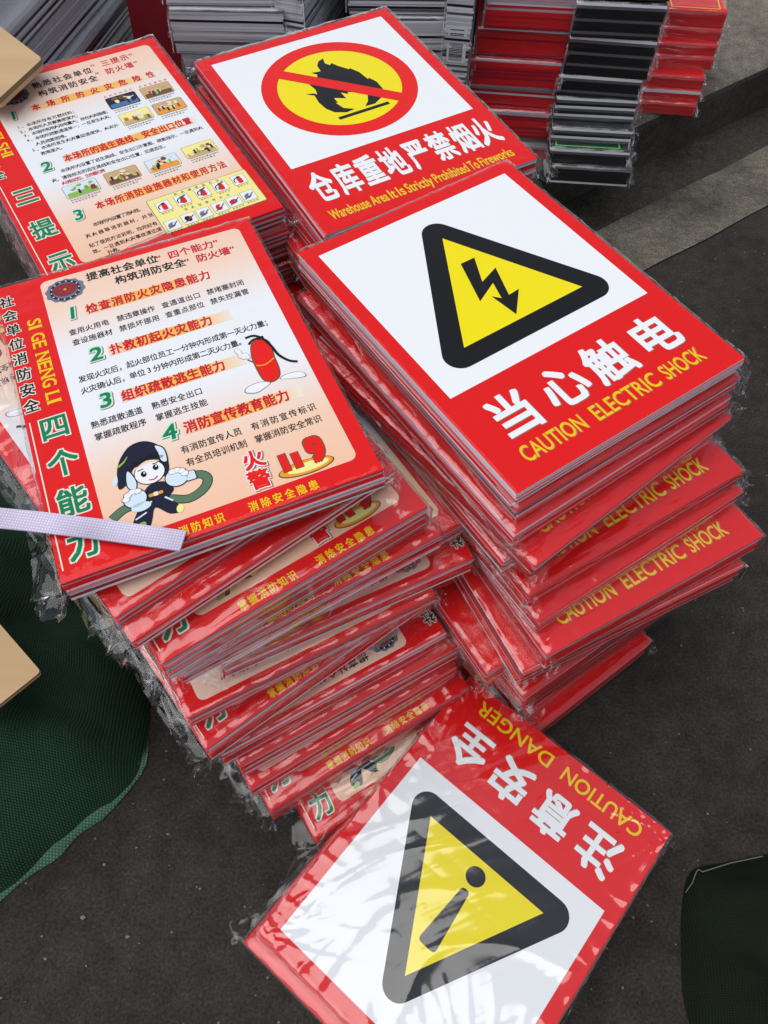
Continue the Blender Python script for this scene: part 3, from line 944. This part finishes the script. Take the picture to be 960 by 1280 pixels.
    # gathered ears at the corners
    for cx, cy, ln, ww, dirx, diry in ears:
        dv = Vector((dirx, diry, 0)).normalized()
        pv = Vector((-dv.y, dv.x, 0))
        na, nw = 14, 10
        vv = []
        tw = R.uniform(-.9, .9)
        sd_ = R.uniform(0, 90)
        for i in range(na + 1):
            f = i / na
            for j in range(nw + 1):
                g = j / nw - .5
                lf = f * (1 + .35 * noise.noise(Vector((g * 3 + sd_, 1.7, 5))))
                wid = ww * (.55 + .85 * math.sin(lf * 2.2)) * (1 - .2 * lf)
                base = Vector((cx * w / 2, cy * h / 2, t * .55)) + dv * (ln * lf - .004) + pv * (g * wid * math.cos(tw * lf)) + Vector((0, 0, g * wid * math.sin(tw * lf) + g * t * .9 * (1 - f)))
                q3 = Vector((f * 1.5 + sd_, g * 2.6, sd_ * .37))
                am = .0075 * min(1, f * 2)
                fold = 1 - abs(noise.noise(q3 * 1.3)) * 3
                base += Vector((am * .7 * noise.noise(q3 * 1.7), am * .7 * noise.noise(q3 * 1.7 + Vector((9, 2, 4))), am * (fold * .8 + .35 * noise.noise(q3 * 2.2)) - .012 * f * f))
                vv.append(tuple(base))
        mb.raw(vv, [(i * (nw + 1) + j, (i + 1) * (nw + 1) + j, (i + 1) * (nw + 1) + j + 1, i * (nw + 1) + j + 1) for i in range(na) for j in range(nw)], 'film_crumpled')
    me = mb.data('plastic_film')
    me.polygons.foreach_set('use_smooth', [True] * len(me.polygons))
    return me

BOARD = {}
def board_data(name, w, h, t, edge, top):
    k = (name, round(w, 4), round(h, 4), round(t, 5), edge, top)
    if k not in BOARD:
        m = MB()
        m.box(-w / 2, w / 2, -h / 2, h / 2, -t, 0, edge, top, edge)
        BOARD[k] = m.data(name)
    return BOARD[k]

def frame(o, u, v):
    U = Vector(u).normalized(); V = Vector(v); V = (V - U * V.dot(U)).normalized(); N = U.cross(V)
    m = Matrix.Identity(4)
    for i in range(3):
        m[i][0], m[i][1], m[i][2], m[i][3] = U[i], V[i], N[i], o[i]
    return m

def flat(x, y, z, yaw, tx=0.0, ty=0.0):
    a = math.radians(yaw)
    return frame((x, y, z), (math.cos(a), math.sin(a), tx), (-math.sin(a), math.cos(a), ty))

SEED = [10]
def bundle(m4, w, h, t, edges, label, group=None, top='board_red', sign=None, flip=False, amp=.0007, ang=.6, film='film_tight', res=(26, 34), flaps=(), ears=(), jit=.0014, name='sign_bundle', cat='sign bundle', gap=.0019, long=1.0, pucker=.0013):
    SEED[0] += 1
    seed = SEED[0]
    R = random.Random(seed * 7)
    if not isinstance(edges[0], str):
        edges = edge_list(t, edges)
    n = len(edges)
    root = bpy.data.objects.new(name, None)
    COL.objects.link(root)
    root.empty_display_size = .05
    root.matrix_world = m4 @ Matrix.Translation((0, 0, -t))
    tag(root, label, cat, group)
    step = t / n
    tb = step * .96
    for i, e in enumerate(edges):
        zt = t - i * step
        dx, dy, rz = (R.uniform(-jit, jit), R.uniform(-jit, jit), R.uniform(-.006, .006)) if i else (0, 0, 0)
        if i == 0 and sign:
            o = link('printed_board', board_data('printed_board', w, h, tb, e, top), root)
            if flip:
                rz = math.pi
            for nm, me in PRINTS[sign]:
                link(nm, me, o)
        else:
            o = link('board', board_data('board', w, h, tb, e, top), root)
        o.location = (dx, dy, zt)
        o.rotation_euler = (0, 0, rz)
    link('plastic_film', film_mesh(w, h, t, seed, amp, ang, film, res[0], res[1], flaps, ears, gap, long=long, pucker=pucker), root)
    return root

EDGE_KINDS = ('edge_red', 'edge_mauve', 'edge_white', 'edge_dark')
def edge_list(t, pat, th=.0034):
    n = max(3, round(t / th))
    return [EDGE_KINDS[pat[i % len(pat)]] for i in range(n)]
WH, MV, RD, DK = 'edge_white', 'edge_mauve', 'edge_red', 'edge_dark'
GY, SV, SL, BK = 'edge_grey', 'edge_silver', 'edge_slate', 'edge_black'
EW, EH, FWD, FHT = .308, .400, .294, .408

# the five bundles that lie on top
bundle(frame((.1328, .6737, .4987), (.8138, .581, .0122), (-.5811, .8139, -.003)), EW, EH, .022, [2, 2, 2, 1, 2, 2, 1, 2],
       'red electric shock warning sign with lightning triangle, on top of its stack', 'bundles of electric shock signs', sign='electric', amp=.0005, res=(76, 98), pucker=.0012,
       flaps=(('R', -.19, .1, .008, 1),), ears=((1, -1, .016, .02, 1, -.4),))
bundle(frame((-.0504, 1.0419, .494), (.8579, .5137, .0088), (-.5135, .8576, .0274)), EW, EH, .026, [1, 2, 3, 0, 1, 2, 1, 3],
       'red fire prohibition sign with crossed out flame in a ring', 'bundles of fire signs', sign='warehouse', amp=.0005, res=(76, 98), pucker=.0012,
       ears=((1, -1, .03, .03, 1, -.3), (-1, 1, .02, .02, -1, .5)))
bundle(frame((.1176, .1426, .097), (-.7835, .6213, .0123), (-.621, -.7831, .0324)), EW, EH, .036, [2, 0, 2, 3, 1, 0, 1, 2, 3, 1],
       'upside down caution danger sign with exclamation triangle, nearest the camera', 'bundles of danger signs', sign='danger', amp=.0034, pucker=.003, ang=1.05, film='film_creased', res=(110, 140), long=.45,
       flaps=(('R', -.2, .2, .024, 1), ('L', -.2, .2, .008, 1)), ears=((1, 1, .03, .03, 1, .3), (-1, -1, .02, .02, -1, -.4)))
bundle(frame((-.2197, .5496, .5107), (.9095, .4147, .0275), (-.4142, .9084, -.0577)), FWD, FHT, .026, [0, 1, 0, 2, 1, 2, 3, 2],
       'peach safety poster with a cartoon fireman and green side characters', 'bundles of fire safety posters', sign='four', amp=.0011, ang=.35, film='film_tight', res=(76, 100), pucker=.0014,
       flaps=(('L', -.204, .2, .030, 1),), ears=((-1, -1, .030, .034, -1, -.5), (1, -1, .02, .025, 1, -.3)))
bundle(frame((-.3689, .9407, .4922), (.8439, .5365, -.006), (-.5359, .843, .0468)), FWD, FHT, .024, [0, 1, 0, 1, 3, 1],
       'peach safety poster with rows of small pictures, behind the fireman poster', 'bundles of fire safety posters', sign='three', amp=.0009, ang=.3, film='film_tight', res=(76, 100), pucker=.0014,
       flaps=(('L', -.2, .2, .014, 1),), ears=((1, -1, .02, .02, 1, -.5),))

# the poster stack under the fireman poster, from the top down
earL = (-1, -1, .026, .030, -1, -.35)
earR = (1, -1, .022, .026, 1, -.4)
G = 'bundles of fire safety posters'
for (x, y, z, yaw, t, ed, fl, lab, eL, eR) in [
    (-.250, .540, .484, 40.5, .012, [0, 1, 2, 1], True, 'thin upside down poster bundle right under the fireman poster', 1, 0),
    (-.236, .524, .470, 40.5, .013, [0, 2, 1, 2], None, 'thin plain red sheet bundle jutting out below the upside down poster', 1, 0),
    (-.196, .515, .446, 36.4, .038, [0, 1, 2, 3, 1, 2, 1, 3, 2], False, 'poster bundle showing a yellow puddle picture and white fire characters', 1, 1),
    (-.174, .522, .403, 33.2, .024, [0, 1, 1, 0, 3, 1, 2], False, 'poster bundle of red edged boards, third below the fireman poster', 0, 0),
    (-.148, .551, .378, 34.2, .030, [0, 1, 3, 1, 2, 1, 0, 2], False, 'poster bundle whose red right corner sticks out below a crumpled film ear', 0, 1),
    (-.124, .550, .345, 27.8, .027, [0, 1, 2, 1, 2, 3, 1, 2], True, 'upside down poster bundle with a black character at its red right corner', 1, 0),
    (-.170, .507, .315, 30.5, .024, [0, 1, 3, 2, 1, 1, 0, 2, 1, 3], True, 'poster bundle with a small bare peach corner at its left end', 1, 1),
    (-.193, .486, .280, 39.3, .042, [0, 1, 2, 1, 3, 2, 1, 2, 0, 2], False, 'poster bundle with a line of yellow characters above white board edges', 1, 0),
    (-.153, .494, .230, 31.7, .033, [2, 2, 1, 2, 2, 3, 2, 2, 1, 2], True, 'poster bundle showing only pale white board edges', 0, 1),
    (-.135, .494, .195, 31.4, .046, [0, 1, 0, 3, 1, 2, 1, 0, 1, 3, 2, 1], True, 'upside down poster bundle with half of the round badge showing', 1, 1),
    (-.135, .480, .145, 33.0, .036, [0, 1, 0, 1, 3, 2, 0, 1], True, 'poster bundle with a plain pink glossy front, low in its stack', 1, 0),
    (-.116, .464, .105, 33.6, .042, [0, 1, 3, 0, 1, 2, 1, 0], False, 'poster bundle with yellow characters just above the bottom one', 1, 0),
    (-.060, .441, .060, 33.0, .055, [0, 1, 3, 0, 1, 3, 2, 0, 1, 3, 0, 1], False, 'bottom poster bundle showing the cartoon fireman boots by the danger sign', 1, 0)]:
    ears = ([earL] if eL else []) + ([earR] if eR else [])
    fl_ = (('L', -.204, .10, .026 if eL else .012, 1),)
    bundle(flat(x, y, z, yaw), FWD, FHT, t, ed, lab, G, sign=None if fl is None else 'four', flip=bool(fl), amp=.0026, ang=.25, film='film_loose', res=(60, 78), jit=.0022, pucker=.0022, ears=ears, flaps=fl_)

# the stack under the electric shock sign
G = 'bundles of electric shock signs'
eR1, eL1 = (1, -1, .022, .024, 1, -.2), (-1, -1, .022, .024, -.7, -1)
for (x, y, z, yaw, t, ed, lab, eL, eR) in [
    (.137, .670, .475, 35.6, .020, [0, 1, 3, 2, 1, 0, 1, 3], 'red edged sign bundle directly beneath the top electric shock sign', 0, 1),
    (.133, .657, .452, 36.5, .026, [2, 2, 1, 0, 3, 1, 0, 3], 'sign bundle with a bright white edge, third in the electric shock stack', 1, 1),
    (.139, .637, .424, 40.5, .021, [0, 1, 3, 0, 1, 3], 'thin red sign bundle turned askew in the electric shock stack', 1, 0),
    (.134, .655, .402, 35.6, .026, [2, 1, 2, 2, 3, 1, 2], 'white edged sign bundle showing only its right corner under the askew one', 1, 1),
    (.173, .629, .375, 33.1, .026, [0, 1, 3, 0, 1, 0, 3, 1], 'upper of two bundles showing yellow electric shock lettering below the top sign', 1, 1),
    (.178, .613, .347, 34.9, .024, [0, 1, 3, 2, 1, 0, 1, 3], 'red sign bundle wedged between two lines of yellow electric shock lettering', 0, 1),
    (.209, .584, .322, 30.8, .032, [0, 1, 0, 3, 1, 0, 3, 0, 1, 3], 'lower of two bundles showing yellow electric shock lettering, film badly creased', 1, 0),
    (.200, .576, .288, 27.8, .036, [2, 1, 3, 0, 1, 3, 1, 2, 3], 'sign bundle with a white right corner under the creased one', 1, 0),
    (.147, .591, .250, 32.5, .042, [1, 0, 3, 1, 2, 3, 0, 1, 3], 'red sign bundle pushed left, low in the electric shock stack', 1, 0)]:
    ears = ([eL1] if eL else []) + ([eR1] if eR else [])
    bundle(flat(x, y, z, yaw), EW, EH, t, ed, lab, G, sign='electric', amp=.0028, ang=.5, film='film_loose', res=(60, 78), jit=.0022, pucker=.0022, ears=ears, flaps=(('L', -.2, .1, .006, 1),) + ((('R', -.2, 0, .008, 1),) if eR else ()))
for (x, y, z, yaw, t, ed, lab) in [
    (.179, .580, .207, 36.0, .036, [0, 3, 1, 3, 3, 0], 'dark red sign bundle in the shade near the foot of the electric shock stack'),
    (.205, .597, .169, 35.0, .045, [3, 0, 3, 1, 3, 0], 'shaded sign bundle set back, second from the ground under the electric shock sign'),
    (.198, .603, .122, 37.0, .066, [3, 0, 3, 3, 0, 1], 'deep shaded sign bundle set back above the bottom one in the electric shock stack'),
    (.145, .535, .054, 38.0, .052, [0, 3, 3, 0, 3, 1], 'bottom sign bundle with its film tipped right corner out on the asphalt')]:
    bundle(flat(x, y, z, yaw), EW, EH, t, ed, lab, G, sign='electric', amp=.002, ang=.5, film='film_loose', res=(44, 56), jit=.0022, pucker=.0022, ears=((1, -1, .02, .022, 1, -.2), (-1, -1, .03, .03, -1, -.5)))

# under the danger sign
G = 'bundles of danger signs'
bundle(flat(.096, .135, .056, 141.5), EW, EH, .028, [0, 1, 0, 1, 2, 1], 'red sign bundle under the danger sign, its corner peeking out on the left', G, film='film_loose', amp=.002,
       flaps=(('R', -.2, .2, .02, 1), ('L', -.2, .2, .012, 1)), ears=((1, 1, .03, .03, 1, .3), (-1, -1, .022, .024, -1, -.4)))
bundle(flat(.115, .135, .027, 140.0), EW, EH, .026, [0, 1, 1, 2, 1], 'lowest sign bundle in the pile nearest the camera, flat on the asphalt', G, film='film_loose', amp=.002,
       flaps=(('L', -.2, .2, .012, 1),))

# under the fire prohibition sign and the picture poster
G = 'bundles of fire signs'
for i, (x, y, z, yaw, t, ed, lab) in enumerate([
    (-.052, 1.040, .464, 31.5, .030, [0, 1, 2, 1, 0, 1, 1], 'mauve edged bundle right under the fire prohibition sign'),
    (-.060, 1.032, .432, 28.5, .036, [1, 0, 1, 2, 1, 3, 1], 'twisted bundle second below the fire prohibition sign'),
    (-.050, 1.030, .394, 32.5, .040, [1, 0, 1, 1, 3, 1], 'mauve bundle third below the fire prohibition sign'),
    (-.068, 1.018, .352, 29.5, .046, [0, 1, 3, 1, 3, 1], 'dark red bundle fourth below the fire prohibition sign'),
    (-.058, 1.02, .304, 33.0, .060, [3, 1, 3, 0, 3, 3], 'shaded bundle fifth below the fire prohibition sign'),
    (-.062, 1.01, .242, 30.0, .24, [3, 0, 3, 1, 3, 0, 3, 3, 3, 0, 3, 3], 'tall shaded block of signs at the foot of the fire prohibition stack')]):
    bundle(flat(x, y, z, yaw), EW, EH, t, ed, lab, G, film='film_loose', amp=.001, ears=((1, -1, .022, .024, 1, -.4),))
G = 'bundles of picture posters'
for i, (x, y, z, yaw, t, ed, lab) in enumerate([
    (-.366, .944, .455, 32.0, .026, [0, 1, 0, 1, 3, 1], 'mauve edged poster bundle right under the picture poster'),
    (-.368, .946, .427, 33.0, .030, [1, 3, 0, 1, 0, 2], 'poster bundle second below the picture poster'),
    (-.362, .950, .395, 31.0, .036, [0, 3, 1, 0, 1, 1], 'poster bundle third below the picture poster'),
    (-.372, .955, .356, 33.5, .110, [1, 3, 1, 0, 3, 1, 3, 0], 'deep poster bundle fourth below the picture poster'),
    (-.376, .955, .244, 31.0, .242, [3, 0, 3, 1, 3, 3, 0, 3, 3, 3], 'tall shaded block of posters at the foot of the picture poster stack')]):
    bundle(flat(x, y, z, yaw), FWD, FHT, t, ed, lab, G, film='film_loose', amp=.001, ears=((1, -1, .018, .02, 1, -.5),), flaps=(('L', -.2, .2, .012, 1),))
# ------------------------------------------------------------------ the stacks behind
G = 'bundles of small red signs'
Rr = random.Random(3)
red_labels = ['topmost visible small red bundle beside the black stack', 'small red bundle second from the top beside the black stack', 'small red bundle third from the top beside the black stack', 'small red bundle fourth from the top beside the black stack',
              'small red bundle with a glossy pink edge beside the black stack', 'small dark red bundle just above the corner of the fire sign', 'lowest small red bundle behind the corner of the fire sign', 'small red bundle at the very top of the column beside black signs']
for i, (x, y, z, yaw, t) in enumerate([(.242, 1.645, .50, -2.5, .062), (.240, 1.642, .435, -2.3, .062), (.232, 1.652, .370, -3.1, .048), (.226, 1.640, .320, -3.4, .048), (.231, 1.652, .270, -4.1, .040), (.223, 1.633, .228, -3.8, .052), (.228, 1.64, .174, -2.5, .050)]):
    n = max(5, int(t / .0055))
    n = int(t / .0042)
    lim = (.25, .5, .35, .3, .55, .15, .6)[i]
    ed = [Rr.choice((MV, MV, RD, RD, WH)) if k < n * lim else Rr.choice((RD, RD, RD, 'edge_wine')) for k in range(n)]
    bundle(flat(x, y, z, yaw), .165, .30, t, ed, red_labels[(i + 7) % 8], G, top='board_crimson', film='film_loose', amp=.001, res=(14, 20), jit=.0008,
           ears=((1, -1, .014, .03, 1, -.3), (-1, -1, .010, .03, -1, -.3)), cat='sign bundle')
G = 'bundles of small black signs'
bl = ['black sign bundle at the top of the black column', 'black sign bundle second from the top of the black column', 'black sign bundle third from the top of the black column', 'black sign bundle under the thin white line in the black column',
      'black sign bundle in the lower half of the black column', 'black sign bundle with many pale edges above the green line', 'black sign bundle with a bright green line on its top', 'lowest black sign bundle with a silvery bottom edge']
for i, (x, y, z, yaw, t, dy) in enumerate([(.385, 1.630, .500, -1.5, .066, 0), (.385, 1.625, .430, -2.0, .058, 0), (.393, 1.628, .370, -4.6, .068, 0), (.385, 1.630, .300, -4.0, .038, 0), (.384, 1.628, .260, -2.1, .042, 0), (.383, 1.600, .216, -2.4, .026, 0), (.382, 1.576, .188, -2.6, .026, 0), (.391, 1.562, .160, -2.9, .036, 0)]):
    n = max(5, int(t / .005))
    ed = [(SV if k == 0 else SL if k % 4 == 1 else BK) for k in range(n)]
    if i in (4, 5): ed = [SV if k % 3 == 0 else SL if k % 3 == 1 else BK for k in range(n)]
    if i == 7: ed = [SL] + [BK] * (n - 2) + [SV]
    r_ = bundle(flat(x, y, z, yaw), .152, .30, t, ed, bl[i], G, top='board_black', film='film_loose', amp=.001, res=(14, 20), jit=.0008,
           ears=((1, -1, .016, .032, 1, -.3), (-1, -1, .010, .03, -1, -.3)))
    if i == 6:
        m = MB()
        for x0, x1, y0, y1 in ((-.066, .058, -.140, -.1375), (-.066, -.0635, -.1375, .05), (.0555, .058, -.1375, .05)):
            m.poly([(x0, y0, 0), (x1, y0, 0), (x1, y1, 0), (x0, y1, 0)], 'neon_green')
        o = link('green_border', m.data('green_border'), r_)
        o.location = (0, 0, t + .0005)
G = 'red boxed signs'
xl = ['glossy red box with a yellow border on its top', 'plain red box right under the yellow bordered one', 'red box third from the top at the back right', 'red box fourth from the top at the back right', 'dark red bundle under the four red boxes', 'crumpled red bundle second from the bottom at back right', 'bottom red bundle overhanging the dark kerb']
for i, (x, y, z, yaw, t) in enumerate([(.609, 1.841, .290, -3.6, .030), (.608, 1.833, .259, -3.3, .021), (.603, 1.815, .237, -3.1, .020), (.601, 1.806, .216, -3.0, .024), (.585, 1.775, .191, -3.1, .022), (.583, 1.765, .168, -3.4, .020), (.580, 1.752, .147, -4.4, .024)]):
    ed = [RD] * 2 if i < 4 else [WH if i == 5 else RD, RD, RD]
    r_ = bundle(flat(x, y, z, yaw), .125, .18, t, ed, xl[i], G, top='board_red', film='film_loose', amp=.001, res=(12, 16), jit=.0005, cat='red box' if i < 4 else 'sign bundle', name='red_box' if i < 4 else 'sign_bundle',
                ears=((1, -1, .016, .022, 1, -.2),), flaps=(('R', -.09, .02, .010, 1),))
    if i == 0:
        m = MB()
        for x0, x1, y0, y1 in ((-.050, .050, -.080, -.0775), (.0475, .050, -.0775, .08), (-.050, -.0475, -.0775, .08)):
            m.poly([(x0, y0, 0), (x1, y0, 0), (x1, y1, 0), (x0, y1, 0)], 'print_gold')
        o = link('yellow_border', m.data('yellow_border'), r_)
        o.location = (0, 0, t + .0005)
# grey boards
G = 'bundles of grey boards'
def greys(n, seed):
    r = random.Random(seed)
    return [r.choice((GY, SV, GY, SL, GY, SV, SV, BK)) for _ in range(n)]
gi = 0
gl = ['grey board bundle with long slanting edges behind the picture poster', 'lower grey board bundle with long slanting edges behind the picture poster', 'pale grey bundle at the upper left corner under crinkled film',
      'upper grey bundle with level edges behind the fire prohibition sign', 'middle grey bundle with level edges behind the fire prohibition sign', 'lower dark grey bundle with level edges behind the fire prohibition sign',
      'narrow grey bundle with steep edges between two level ones', 'narrow lower grey bundle with steep edges between two level ones', 'upper grey bundle left of the small red column', 'lower grey bundle left of the small red column', 'slim grey bundle squeezed against the small red column']
for (x, y, z, yaw, w, h, t) in [
    (-.700, 1.46, .46, -12, .26, .46, .10), (-.690, 1.45, .358, -11, .27, .46, .16), (-.78, 1.43, .60, -13, .26, .42, .13),
    (-.302, 1.60, .50, 2, .20, .28, .085), (-.298, 1.59, .413, 1, .195, .28, .075), (-.296, 1.60, .336, 2, .19, .28, .21),
    (-.150, 1.60, .50, 75, .30, .05, .12), (-.150, 1.60, .378, 76, .30, .05, .25),
    (-.005, 1.66, .48, 2, .18, .28, .10), (-.003, 1.65, .378, 3, .178, .28, .25),
    (.118, 1.60, .47, -6, .045, .28, .34)]:
    n = max(6, int(t / .0042))
    ed = greys(n, gi)
    if gi == 5: ed = greys(10, 2) + [SL] * (n - 10)
    r_ = bundle(flat(x, y, z, yaw), w, h, t, ed, gl[gi], G, top='board_grey', film='film_loose', amp=.001, res=(14, 20), jit=.0012, ears=((1, -1, .014, .03, 1, -.3), (-1, -1, .012, .03, -1, -.3)))
    if gi == 10:
        m = MB()
        m.poly([(-.017, 0, -.030), (.017, 0, -.030), (.017, 0, .030), (-.017, 0, .030)], 'print_white')
        zz = -.026
        rb = random.Random(2)
        while zz < .026:
            q = rb.choice((.0006, .001, .0016))
            m.poly([(-.013, -.0002, zz), (.011, -.0002, zz), (.011, -.0002, zz + q), (-.013, -.0002, zz + q)], 'print_black')
            zz += q + rb.choice((.0007, .0012))
        o = link('barcode_label', m.data('barcode_label'), r_)
        o.location = (0, -h / 2 - .0006, t - .11)
    gi += 1
# a dark red sign standing between the grey bundles
m = MB(); m.box(-.05, .05, -.004, .004, 0, .42, 'sign_dark_red')
o = link('leaning_sign', m.data('leaning_sign'))
o.location = (-.448, 1.50, .02); o.rotation_euler = (math.radians(-8), 0, math.radians(-5))
tag(o, 'dark red sign standing upright between two grey board bundles', 'sign')

# ------------------------------------------------------------------ cardboard, sacks, strap
def slab_poly(name, pts, z0, z1, label, cat, tilt=0):
    m = MB()
    n = len(pts)
    m.poly([(x, y, z1) for x, y in pts], 'cardboard')
    m.poly([(x, y, z0) for x, y in reversed(pts)], 'cardboard')
    for i in range(n):
        j = (i + 1) % n
        zm = z0 + (z1 - z0) * .45
        a, c = pts[i], pts[j]
        m.poly([(*a, z0), (*c, z0), (*c, zm), (*a, zm)], 'cardboard')
        m.poly([(*a, zm), (*c, zm), (*c, zm + .002), (*a, zm + .002)], 'cardboard_edge')
        m.poly([(*a, zm + .002), (*c, zm + .002), (*c, z1), (*a, z1)], 'cardboard_edge')
    return tag(link(name, m.data(name)), label, cat)
slab_poly('cardboard_sheet', [(-.503, .975), (-.474, 1.062), (-.473, 1.067), (-.475, 1.073), (-.55, 1.147), (-.72, 1.22), (-.80, 1.05)], .521, .533, 'folded brown cardboard sheet lying over the corner of the picture poster', 'cardboard')
slab_poly('cardboard_sheet', [(-.381, .262), (-.352, .294), (-.351, .296), (-.352, .299), (-.406, .348), (-.55, .47), (-.62, .34), (-.50, .15)], .322, .328, 'brown cardboard corner resting on the green woven sack', 'cardboard')

def sack(name, outline, ctr, H, matname, label, seed, folds=.040):
    root = bpy.data.objects.new(name, None)
    COL.objects.link(root)
    root.location = (ctr[0], ctr[1], 0)
    tag(root, label, 'sack')
    O = [(x - ctr[0], y - ctr[1]) for x, y in closed(outline)]
    n = len(O); rings = 26
    vs, fs = [], []
    for k in range(rings + 1):
        r = 1 - k / rings
        for i, (x, y) in enumerate(O):
            px, py = x * r, y * r
            prof = (1 - r ** 2.2) ** .95
            f = noise.noise(Vector((px * 8 + seed, py * 8, seed))) * .9 + .8 * max(0, 1 - abs(noise.noise(Vector((px * 6 + py * 5 + seed, py * 2 - px * 2, 2 + seed)))) * 5) + .35 * max(0, 1 - abs(noise.noise(Vector((px * 14 - py * 9 + seed, py * 9, 7 + seed)))) * 4)
            z = H * prof + folds * f * min(1, prof * 2.2)
            th = math.atan2(py, px)
            z += .020 * max(0, 1 - abs(noise.noise(Vector((th * 2.6 + seed, r * 1.4, 3)))) * 4.5) * min(1, (1 - r) * 5) * r
            bulge = 1 + .05 * math.sin(prof * math.pi) + .05 * noise.noise(Vector((px * 6, py * 6, z * 9 + seed)))
            vs.append((px * bulge, py * bulge, max(.002, z)))
    for k in range(rings):
        for i in range(n):
            j = (i + 1) % n
            fs.append((k * n + i, k * n + j, (k + 1) * n + j, (k + 1) * n + i))
    m = MB(); m.raw(vs, fs, matname)
    link('sack_body', m.data('sack_body', True), root)
    return root, O

root, O = sack('woven_sack', [(-.318, .326), (-.327, .262), (-.378, .206), (-.420, .170), (-.470, .125), (-.56, .05), (-.75, -.02), (-1.0, .1), (-1.05, .45), (-.85, .68), (-.62, .73), (-.47, .62), (-.39, .52), (-.335, .42)], (-.66, .40), .285, 'woven_green', 'dark green woven sack with a pale green hem beside the poster stack', 4.0)
m = MB()
n = len(O)
vs, fs = [], []
idx = [i for i, (x, y) in enumerate(O) if x > -.30 and y < .06 and i < n * .55]
for k, i in enumerate(idx):
    x, y = O[i]
    L = math.hypot(x, y); nx_, ny_ = x / L, y / L
    wv = noise.noise(Vector((x * 23, y * 23, 1))); w2 = noise.noise(Vector((x * 60, y * 60, 4)))
    tp = min(1, (k + 1) / 9, (len(idx) - k) / 9)
    o1 = tp * (.007 + .010 * wv + .004 * w2)
    for f, z in ((-.018 * tp + .006 * w2, .012 + .006 * wv), (-.010 * tp, .017 * tp + .009 * wv), (-.003, .013 * tp + .007 * w2), (o1 * .5, .009 * tp), (o1, .003)):
        vs.append((x + nx_ * f, y + ny_ * f, z))
for i in range(len(idx) - 1):
    for k in range(4):
        fs.append((i * 5 + k, i * 5 + k + 1, (i + 1) * 5 + k + 1, (i + 1) * 5 + k))
m.raw(vs, fs, 'woven_green_hem')
link('hem', m.data('hem', True), root)

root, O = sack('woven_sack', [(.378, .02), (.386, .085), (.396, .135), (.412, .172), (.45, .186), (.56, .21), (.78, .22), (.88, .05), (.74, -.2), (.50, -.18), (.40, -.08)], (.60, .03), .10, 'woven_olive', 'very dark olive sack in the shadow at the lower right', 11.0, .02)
def tube(pts, r, matname, m):
    P = [Vector(p) for p in pts]
    k = 6; vs = []; fs = []
    for i, p in enumerate(P):
        t = (P[min(i + 1, len(P) - 1)] - P[max(i - 1, 0)]).normalized()
        a = t.cross(Vector((0, 0, 1)) if abs(t.z) < .9 else Vector((1, 0, 0))).normalized(); c = t.cross(a)
        for j in range(k):
            q = 2 * math.pi * j / k
            vs.append(p + a * (r * math.cos(q)) + c * (r * math.sin(q)))
    for i in range(len(P) - 1):
        for j in range(k):
            fs.append((i * k + j, i * k + (j + 1) % k, (i + 1) * k + (j + 1) % k, (i + 1) * k + j))
    m.raw(vs, fs, matname)
m = MB()
tube([(-.203, .118, .010), (-.196, .128, .020), (-.191, .140, .026), (-.188, .143, .027), (-.184, .140, .028), (-.150, .150, .036), (-.11, .158, .044)], .0007, 'thread', m)
link('loose_thread', m.data('loose_thread', True), root)

m = MB()
path = [(-.95, .30, .30), (-.80, .36, .44), (-.62, .386, .495), (-.48, .378, .512), (-.335, .3635, .5225), (-.26, .3555, .5245), (-.21, .3485, .5265), (-.1705, .3425, .5285)]
P = []
for i in range(len(path) - 1):
    for j in range(8):
        t = j / 8
        p0, p1, p2, p3 = path[max(i - 1, 0)], path[i], path[i + 1], path[min(i + 2, len(path) - 1)]
        P.append(Vector([.5 * (2 * p1[a] + (p2[a] - p0[a]) * t + (2 * p0[a] - 5 * p1[a] + 4 * p2[a] - p3[a]) * t * t + (3 * p1[a] - p0[a] - 3 * p2[a] + p3[a]) * t ** 3) for a in range(3)]))
P.append(Vector(path[-1]))
vs, fs = [], []
for i, p in enumerate(P):
    t = (P[min(i + 1, len(P) - 1)] - P[max(i - 1, 0)]).normalized()
    a = Vector((-t.y, t.x, 0)).normalized(); nn = t.cross(a)
    a = (a + Vector((0, 0, .06))).normalized()
    for s_, e in ((-1, -1), (1, -1), (1, 1), (-1, 1)):
        vs.append(p + a * (s_ * .0098) + nn * (e * .0007))
for i in range(len(P) - 1):
    for j in range(4):
        fs.append((i * 4 + j, i * 4 + (j + 1) % 4, (i + 1) * 4 + (j + 1) % 4, (i + 1) * 4 + j))
e = len(P) * 4
fs.append((e - 4, e - 3, e - 2, e - 1)); fs.append((3, 2, 1, 0))
m.raw(vs, fs, 'woven_lavender')
tag(link('strap', m.data('strap')), 'pale lavender woven strap with a cut end lying across the fireman poster', 'strap')

# grit and tiny scraps lying on the asphalt
m = MB()
rg = random.Random(12)
for i in range(150):
    x, y = rg.uniform(-.55, .75), rg.uniform(-.05, .75)
    if i < 6:
        x, y = ((-.345, .161), (-.437, .012), (-.395, .054), (-.30, .08), (-.27, .2), (-.36, .1))[i]
    q = rg.uniform(.0008, .0022) if i > 5 else rg.uniform(.002, .004)
    a0 = rg.uniform(0, 6.28)
    pts = [(x + q * rg.uniform(.5, 1.3) * math.cos(a0 + k * 1.26), y + q * rg.uniform(.4, 1.0) * math.sin(a0 + k * 1.26), .0012 + rg.uniform(0, .0012)) for k in range(5)]
    c = (x, y, .0035)
    for k in range(5):
        m.poly([pts[k], pts[(k + 1) % 5], c], 'grit')
tag(link('grit', m.data('grit')), kind='stuff')
